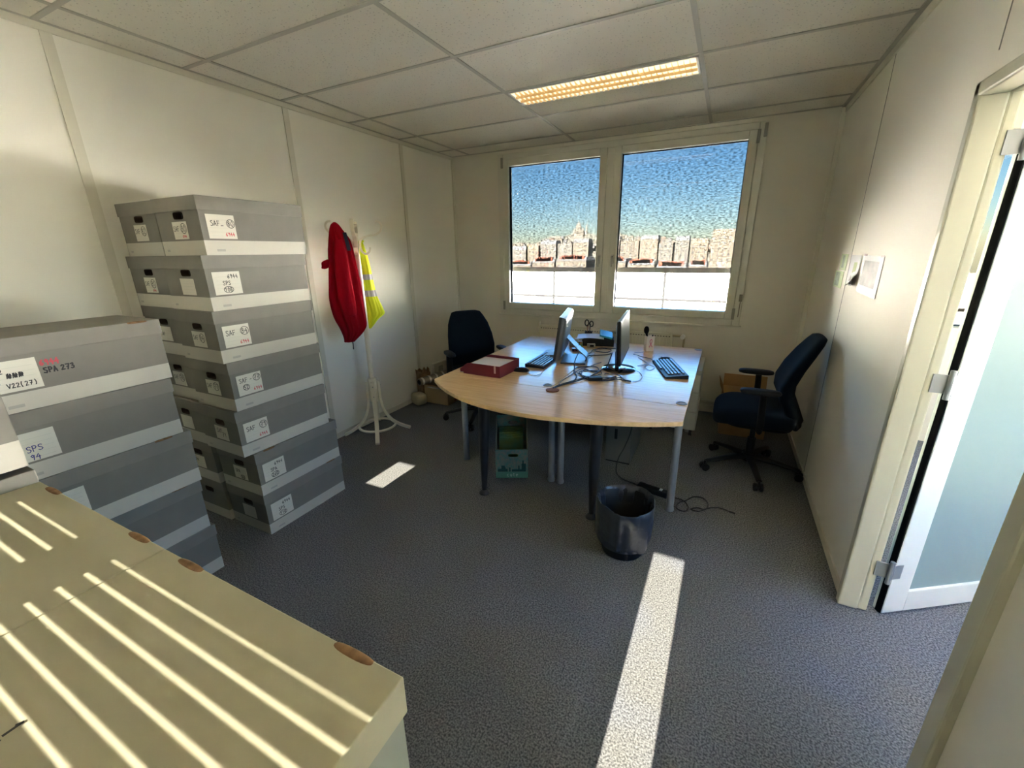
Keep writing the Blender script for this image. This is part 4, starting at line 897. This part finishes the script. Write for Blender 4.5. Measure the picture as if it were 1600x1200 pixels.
vd = Vector((-.737, .675, 0)); pd = Vector((.675, .737, 0))     # away from the doorway, and across
def drape(base, rows, depth, folds, n=96, phase=0, mif=None):
    rings = []
    for j, (z, off, hw_) in enumerate(rows):
        dz_ = depth*min(1, hw_/.09); rg = []
        for i in range(n):
            a = 2*math.pi*i/n; f = 1+sum(am*(1-2*abs(math.sin(k*a/2+ph_+z*tw))**.7) for k, am, ph_, tw in folds)*min(1, hw_/.08)
            p = Vector((base[0], base[1], z))+pd*(off+hw_*math.cos(a)*f)+vd*(-dz_*math.sin(a)*f)
            rg.append(p)
        rings.append(rg)
    return rings
def interp(rows, k=4): return [tuple(p) for p in smoothpath(rows, k)]
t = thing('red_jacket', 'red fleece jacket hanging from the coat stand', 'jacket', (.25, -1.95, 1.75))
px = .0046
rows = interp([(1.784, -6*px, .008), (1.765, -6*px, .030), (1.725, -5*px, 11*px), (1.66, -2*px, 17*px), (1.57, -2*px, 21*px), (1.46, -2*px, 24*px), (1.353, -2*px, 26.5*px), (1.20, -3*px, 28*px), (1.08, -1*px, 27*px), (1.0, 2*px, 23.5*px), (.95, 0*px, 18*px), (.905, -4*px, 12*px), (.880, -7*px, 9*px)], 4)
m = MB(); m.loft(drape((.262, -1.955), rows, .085, [(6, .10, .4, 1.1), (10, .085, 1.0, -.8), (16, .05, 2.0, 1.2)]), True); jk = m.obj('body', redcloth, t, smooth=80, world=True)
rows = interp([(1.66, 0, .03), (1.56, 0, .05), (1.40, .004, .056), (1.25, .010, .056), (1.14, .016, .050), (1.105, .018, .036), (1.095, .018, .016)], 4)
m = MB(); m.loft(drape((.322, -2.036), rows, .042, [(4, .10, .4, 5), (7, .06, 1.0, -4)], 36), True); m.obj('sleeve', redcloth, t, smooth=80, world=True)
rows = interp([(1.52, -.105, .010), (1.50, -.125, .030), (1.47, -.130, .030), (1.455, -.14, .022), (1.45, -.14, .006)], 4)
m = MB(); m.loft(drape((.262, -1.955), rows, .03, [(4, .12, .4, 5)], 24), True); m.obj('sleeve', redcloth, t, smooth=80, world=True)
m = MB(); q = Vector((.262, -1.955, 0))+pd*.050-vd*.078
m.loft([[q+pd*(.0-.018*k)+vd*(.03*k)+Vector((0,0,1.58+.13*k))+d_ for d_ in (pd*-.012-vd*.006, pd*.014-vd*.006, pd*.014+vd*.006, pd*-.012+vd*.006)] for k in (0, .5, 1)], True); m.obj('collar_tab', navycloth, t, world=True)
m = MB(); q = Vector((.262, -1.955, 0))-pd*.010; m.tube([q+Vector((0,0,.90)), q+Vector((.003,0,.86)), q+Vector((0,0,.815))], .004, 8); m.obj('zip_pull', blackpl, t, smooth=40, world=True)
t = thing('safety_vest', 'yellow high visibility vest with grey bands hanging behind the coat stand pole', 'vest', (.19, -1.65, 1.6))
rows = [(1.665, -4*px, 2*px), (1.65, -4*px, 4*px), (1.54, -2*px, 8*px), (1.44, 0, 9*px), (1.392, .3*px, 9.6*px), (1.39, .3*px, 9.6*px), (1.345, .5*px, 10.3*px), (1.343, .5*px, 10.3*px), (1.26, 1*px, 11.6*px), (1.258, 1*px, 11.6*px), (1.205, 2*px, 12.6*px), (1.203, 2*px, 12.6*px), (1.12, 5*px, 15.5*px), (1.065, 6.5*px, 16.5*px), (1.045, 6*px, 15.5*px), (1.01, 2*px, 10*px), (.955, -4*px, 6*px), (.93, -6*px, 3*px)]
bands = {5, 9}
m = MB(); m.loft(drape((.175, -1.645), rows, .048, [(4, .16, 1.2, 2), (7, .10, .3, -3), (11, .05, 0, 2)]), True, mif=lambda k: 1 if k in (5, 9) else 0)
m.obj('vest_body', [hivis, reflect], t, smooth=80, world=True)
m = MB(); m.tube(smoothpath([(.175, -1.645, 1.655), (.20, -1.70, 1.64), (.245, -1.735, 1.58)]), .010, 8); m.obj('neck_loop', hivis, t, smooth=60, world=True)

# ------------------------------------------------------------------ corner pile and wall sockets
t = thing('floor_bag', 'cream canvas bag lying on the carpet by the left wall', 'bag', (.10, -1.02, 0), R(-25))
m = MB(); m.ell((0, 0, .062), (.085, .065, .062), (.5, .5), 24, 10); m.v = [(x, y, max(0, z)) for x, y, z in m.v]; m.obj('body', mat('cream_canvas', (.42, .36, .24), .9, bump=(60, .4, .004)), t, smooth=60)
t = thing('carton', 'open brown carton in the back left corner holding rolls', 'box', (.27, -.72, 0), R(0))
m = MB(); cbx = mat('tan_carton', (.40, .27, .13), .8)
for b in ((-.15,.15,-.22,.22,0,.006), (-.15,-.145,-.22,.22,.006,.20), (.145,.15,-.22,.22,.006,.20), (-.145,.145,-.22,-.215,.006,.20), (-.145,.145,.215,.22,.006,.20)): m.box(*b)
m.obj('body', cbx, t); m = MB(); m.box(.1505, .152, -.10, .02, .01, .19); m.obj('red_print', mat('red_brown_print', (.25, .06, .03), .7), t)
m = MB(); m.obox((.045, -.245, .19), (.10, 0, 0), (0, .045, -.012), (0, .001, .003)); m.obj('flap', mat('grey_card_flap', (.42, .38, .32), .8), t)
t = thing('carpet_roll', 'brown and white striped roll lying across the corner carton', 'roll', (.20, -.72, .255), 0)
m = MB(); sA, sB = Vector((.155, -1.06, .262)), Vector((.285, -.50, .275)); rb_ = []; N_ = 25
seg = []; dirv = (sB-sA).normalized(); n1 = dirv.cross(Vector((0,0,1))).normalized(); n2 = n1.cross(dirv)
for k in range(N_+1):
    c = sA+(sB-sA)*k/N_; seg.append([c+(n1*math.cos(a)+n2*math.sin(a))*.040 for a in [i*math.pi/10 for i in range(20)]])
m.loft(seg, True, mif=lambda k: 1 if k % 4 == 1 else 0); m.obj('roll', [mat('roll_brown', (.22, .17, .12), .85), mat('roll_cream', (.62, .56, .46), .85)], t, smooth=40, world=True)
m = MB(); e0 = sA-dirv*.0008; m.loft([[e0+(n1*math.cos(a)+n2*math.sin(a))*.026 for a in [i*math.pi/8 for i in range(16)]], [e0-dirv*.001+(n1*math.cos(a)+n2*math.sin(a))*.026 for a in [i*math.pi/8 for i in range(16)]]], True); m.obj('core_end', hole, t, world=True)
t = thing('paper_bag', 'crumpled brown paper bag standing between the roll and the wall', 'bag', (.062, -.87, .0))
rg = []; rnd = random.Random(5)
for j, z in enumerate((0, .08, .16, .24, .30, .335)):
    rg.append([(.048*math.copysign(abs(math.cos(a))**.6, math.cos(a))*(1+rnd.uniform(-.16, .16)*(j/5)), .085*math.copysign(abs(math.sin(a))**.6, math.sin(a))*(1+rnd.uniform(-.14, .14)*(j/5)), z+(rnd.uniform(-.04, .03) if j == 5 else 0)) for a in [i*math.pi/10 for i in range(20)]])
m = MB(); m.loft(rg, False); m.add(rg[0], [tuple(range(19, -1, -1))]); m.obj('bag', mat('brown_bag', (.30, .18, .085), .8, noise=(20, .3)), t, smooth=30)
t = thing('wall_socket', 'white double wall socket box low on the left wall', 'socket', (0, -.53, .27))
m = MB(); m.box(0, .042, -.64, -.42, .19, .345); m.obj('housing', mat('socket_white', (.66, .62, .55), .4), t, bevel=.005, world=True)
m = MB(); m.box(.042, .045, -.56, -.48, .235, .30); m.obj('face_plate', mat('plate_grey', (.45, .42, .37), .5), t, world=True)
t = thing('wall_socket', 'small white socket plate beside the back corner', 'socket', (0, -.355, .25))
m = MB(); m.box(0, .035, -.40, -.31, .18, .33); m.obj('housing', MATS['socket_white'], t, bevel=.004, world=True)
m = MB()
for z in (.225, .285): m.tube([(.0345, -.355, z), (.0365, -.355, z)], .012, 10)
m.obj('outlet_holes', hole, t, world=True)

# ------------------------------------------------------------------ blinds on the rear partition
tint = glass_mat('sun_dimming_glass', (.205, .205, .20))  # added panes that dim the sun and sky coming through the openings
for n_, (x0, x1, z0, z1) in enumerate(((.762, .925, 1.478, H), (1.56, 1.845, SILL, 2.25), (1.985, 2.60, SILL, 2.25), (2.715, 2.868, .5, 2.10))):
    struct(MB().box(x0, x1, -5.034, -5.028, z0, z1).obj(f'window_{n_+2}', tint))
struct(MB().box(W, 5.08, .10, .106, .95, 2.3).obj('window_6', tint))  # pane added to dim the corridor's north opening
slat = mat('blind_slat', (.62, .60, .52), .5)
def blind(x0, x1, label, ztop, zbot):
    t = thing('venetian_blind', label, 'blind', ((x0+x1)/2, -4.97, ztop))
    MB().box(x0, x1, -4.992, -4.958, ztop-.03, ztop).obj('head_rail', slat, t, world=True)
    m = MB(); z = ztop-.045; th = R(7)
    while z > zbot:
        c = Vector(((x0+x1)/2, -4.975, z)); m.obox(c, ((x1-x0)/2, 0, 0), Vector((0, math.cos(th), math.sin(th)))*.0125, Vector((0, -math.sin(th), math.cos(th)))*.0004); z -= .0206
    m.obj('slats', slat, t, world=True)['kind'] = 'stuff'
blind(1.54, 1.86, 'venetian blind with level slats on the rear glazing behind the left boxes', 2.27, .76)
blind(1.965, 2.62, 'venetian blind with level slats on the rear glazing behind the right boxes', 2.27, .76)

# ------------------------------------------------------------------ outside: terrace, parapet, town
roofw = mat('white_membrane', (.72, .72, .71), .8, spec=.2)
slab('floor_terrace', roofw, (-20, 20, .3, 6.3, -.6, -.35))
slab('wall_parapet', roofw, (-20, 20, 6.0, 6.3, -.35, 1.07))
mb = MB(); grey_ = mat('joint_grey', (.003, .003, .003), 1.0, spec=0)
mb.box(-20, 20, 5.97, 6.0, .42, .475)
for x in (-4.5, -1.04, 1.66, 4.4): mb.box(x-.03, x+.03, 5.98, 6.0, -.35, 1.06)
struct(mb.obj('trim_parapet', grey_))
slab('wall_parapet_step', roofw, (-20, 20, 5.2, 5.97, -.35, .15))

def block(name, label, x0, x1, d, h, zb, wallcol, roofcol, cat='building', wins=True, mans=True, chim=0, group=None, depth=8):
    t = thing(name, label, cat, ((x0+x1)/2, d, zb), 0, group)
    wm = mat('facade_%02d%02d%02d' % tuple(int(c*99) for c in wallcol), wallcol, .9); rm = mat('roof_%02d%02d%02d' % tuple(int(c*99) for c in roofcol), roofcol, .8)
    m = MB(); m.box(x0, x1, d, d+depth, zb, h)
    if wins:
        fl = 2.9; z = h-fl*.95; k = 0
        nx_ = max(2, int((x1-x0)/2.2))
        while z > zb+.5 and k < 9:
            for i in range(nx_):
                xa = x0+(x1-x0)*(i+.3)/nx_; xb = x0+(x1-x0)*(i+.62)/nx_
                m.add([(xa, d-.05, z), (xb, d-.05, z), (xb, d-.05, z+fl*.5), (xa, d-.05, z+fl*.5)], [(0,1,2,3)], 1)
            z -= fl; k += 1
    m.obj('facade', [wm, mat('far_window', (.05, .052, .055), .6)], t, world=True)
    if mans:
        m = MB(); q = .12*(x1-x0); hh = .9*d/100
        m.add([(x0, d-.1, h), (x1, d-.1, h), (x1, d+depth, h), (x0, d+depth, h), (x0+q*.2, d+1.2, h+hh), (x1-q*.2, d+1.2, h+hh), (x1-q*.2, d+depth-1, h+hh), (x0+q*.2, d+depth-1, h+hh)],
              [(0,3,2,1),(4,5,6,7),(0,1,5,4),(1,2,6,5),(2,3,7,6),(3,0,4,7)]); m.obj('roof', rm, t, world=True)
    rnd = random.Random(label)
    for c in range(chim):
        x = x0+1.2+(x1-x0-2.4)*(c+.5+rnd.uniform(-.3, .3))/chim; b = h+.4*d/100
        m = MB(); m.box(x-.8, x+.8, d+.4, d+1.2, b-1.2*d/100, b+rnd.uniform(.5, 1.0)*d/100)
        m.obj('chimney', mat('brick_red', (.17, .045, .022), .9), t, world=True)
GB = 'town buildings beyond the terrace'
zinc, pale, cream_, stone = (.10, .105, .11), (.115, .107, .09), (.125, .105, .078), (.11, .094, .072)
def xat(pxx, d):   # rough bearing of the window view
    a = {797: -.4975, 1150: .0062}; k = (pxx-797)/(1150-797); return 2.9+(d+4.4)*(-.502+(.507)*k)
# nearest roofs with red chimneys
fr_ = [(790, 838, -.6), (840, 882, -.2), (884, 938, .1), (968, 1002, -.2), (1004, 1046, -.5), (1048, 1092, -.9), (1094, 1120, -.7)]
fl_ = ['grey zinc roof with red chimneys at the left edge of the window view', 'grey roof with red chimneys below the domed church', 'grey roof with red chimneys just left of the window handles', 'low roof with red chimneys right of the window handles',
       'low grey roof with chimneys in the middle of the right pane', 'long low roof below the middle town blocks in the right pane', 'low roof left of the tall beige block in the right pane']
for (a, b, z), lb in zip(fr_, fl_):
    block('town_house', lb, xat(a+.6, 125), xat(b-.6, 125), 125, 1.555+(z-1.555)*129.4/64.4, -25, stone, zinc, chim=9, group=GB, depth=10)
mid = [(800, 828, 2.0, pale), (832, 852, 2.2, cream_), (856, 884, 3.4, pale), (887, 912, 3.5, pale), (914, 940, 3.6, cream_), (966, 990, 4.0, pale), (992, 1020, 3.8, stone), (1022, 1048, 4.0, cream_), (1050, 1070, 3.2, pale), (1073, 1092, 3.6, pale), (1095, 1118, 3.0, cream_), (1122, 1156, 4.9, cream_)]
ml = ['pale low block leftmost in the left pane', 'narrow cream house second from left in the left pane', 'white slab block below the left slope of the hill', 'white slab block right below the domed church', 'cream slab block at the right edge of the left pane',
      'pale slab block at the left edge of the right pane', 'stone coloured block second from left in the right pane', 'cream block third from left in the right pane', 'pale narrow block in the middle of the right pane', 'pale block right of the pane middle', 'low cream block beside the tall beige one', 'tall beige block at the right edge of the window view']
for (a, b, z, c), lb in zip(mid, ml):
    block('apartment_block', lb, xat(a, 260), xat(b, 260), 260, 1.555+(z-1.555)*264.4/114.4, -34, c, zinc if random.random() < .6 else c, mans=random.random() < .5, group=GB, depth=10)
# hill with distant houses and a domed church
m = MB(); N_ = 40; top_ = []
for i in range(N_+1):
    px_ = 740+480*i/N_; x = xat(px_, 600)
    hz_ = 12+13*math.exp(-((px_-915)/60)**2)+7*math.exp(-((px_-1010)/60)**2)+2.5*math.sin(i*1.3)
    top_.append((x, hz_))
m.loft([[(x, 590, -60) for x, z in top_], [(x, 596, z*.55) for x, z in top_], [(x, 602, z) for x, z in top_], [(x, 660, z*.6) for x, z in top_], [(x, 700, -60) for x, z in top_]], False, closed=False)
hl_ = m.obj('hill', mat('hill_green', (.055, .06, .045), 1.0, noise=(.09, .5, (.12, .11, .095)), space='Object'), smooth=60); hl_['kind'] = 'structure'
m = MB(); rnd = random.Random(11)
for i in range(260):
    k = rnd.random(); px_ = 780+400*k; x = xat(px_, 590); hz_ = 12+13*math.exp(-((px_-915)/60)**2)+7*math.exp(-((px_-1010)/60)**2)
    v = rnd.random()
    if 903 < px_ < 948: v *= .45
    z = hz_*(.15+.8*v); y = 588+12*v; s_ = rnd.uniform(1.5, 3.6)
    m.box(x-s_, x+s_, y-2, y+2, z-3, z+rnd.uniform(1.0, 3.0), rnd.choice((0, 0, 1, 2)))
hs = m.obj('hillside_houses', [mat('far_pale', (.12, .11, .09), 1), mat('far_grey', (.10, .10, .10), 1), mat('far_roof', (.12, .09, .07), 1)]); tag(hs, 'tiny pale houses covering the distant hill', 'houses'); hs['kind'] = 'stuff'
t = thing('domed_church', 'pale domed church on top of the distant hill', 'church', (xat(923, 598), 598, 20)); cs = mat('church_stone', (.135, .122, .10), .9); cx = t.location.x
m = MB(); m.box(cx-8, cx+8, 594, 606, 14, 25); m.obj('nave', cs, t, world=True)
for dx, r_, z0, z1 in ((0, 4.2, 25, 31), (-6.2, 2.0, 25, 27.5), (6.2, 2.0, 25, 27.5)):
    m = MB(); m.lathe([(r_, z0), (r_, z1), (r_*.98, z1+r_*.5), (r_*.78, z1+r_*1.1), (r_*.42, z1+r_*1.65), (r_*.16, z1+r_*1.9), (r_*.14, z1+r_*2.3), (.01, z1+r_*2.6)], 16, (cx+dx, 597)); m.obj('dome', cs, t, smooth=40, world=True)
m = MB(); m.lathe([(1.1, 20), (1.1, 33), (.05, 37)], 8, (cx+10.5, 600)); m.obj('bell_tower', cs, t, smooth=20, world=True)
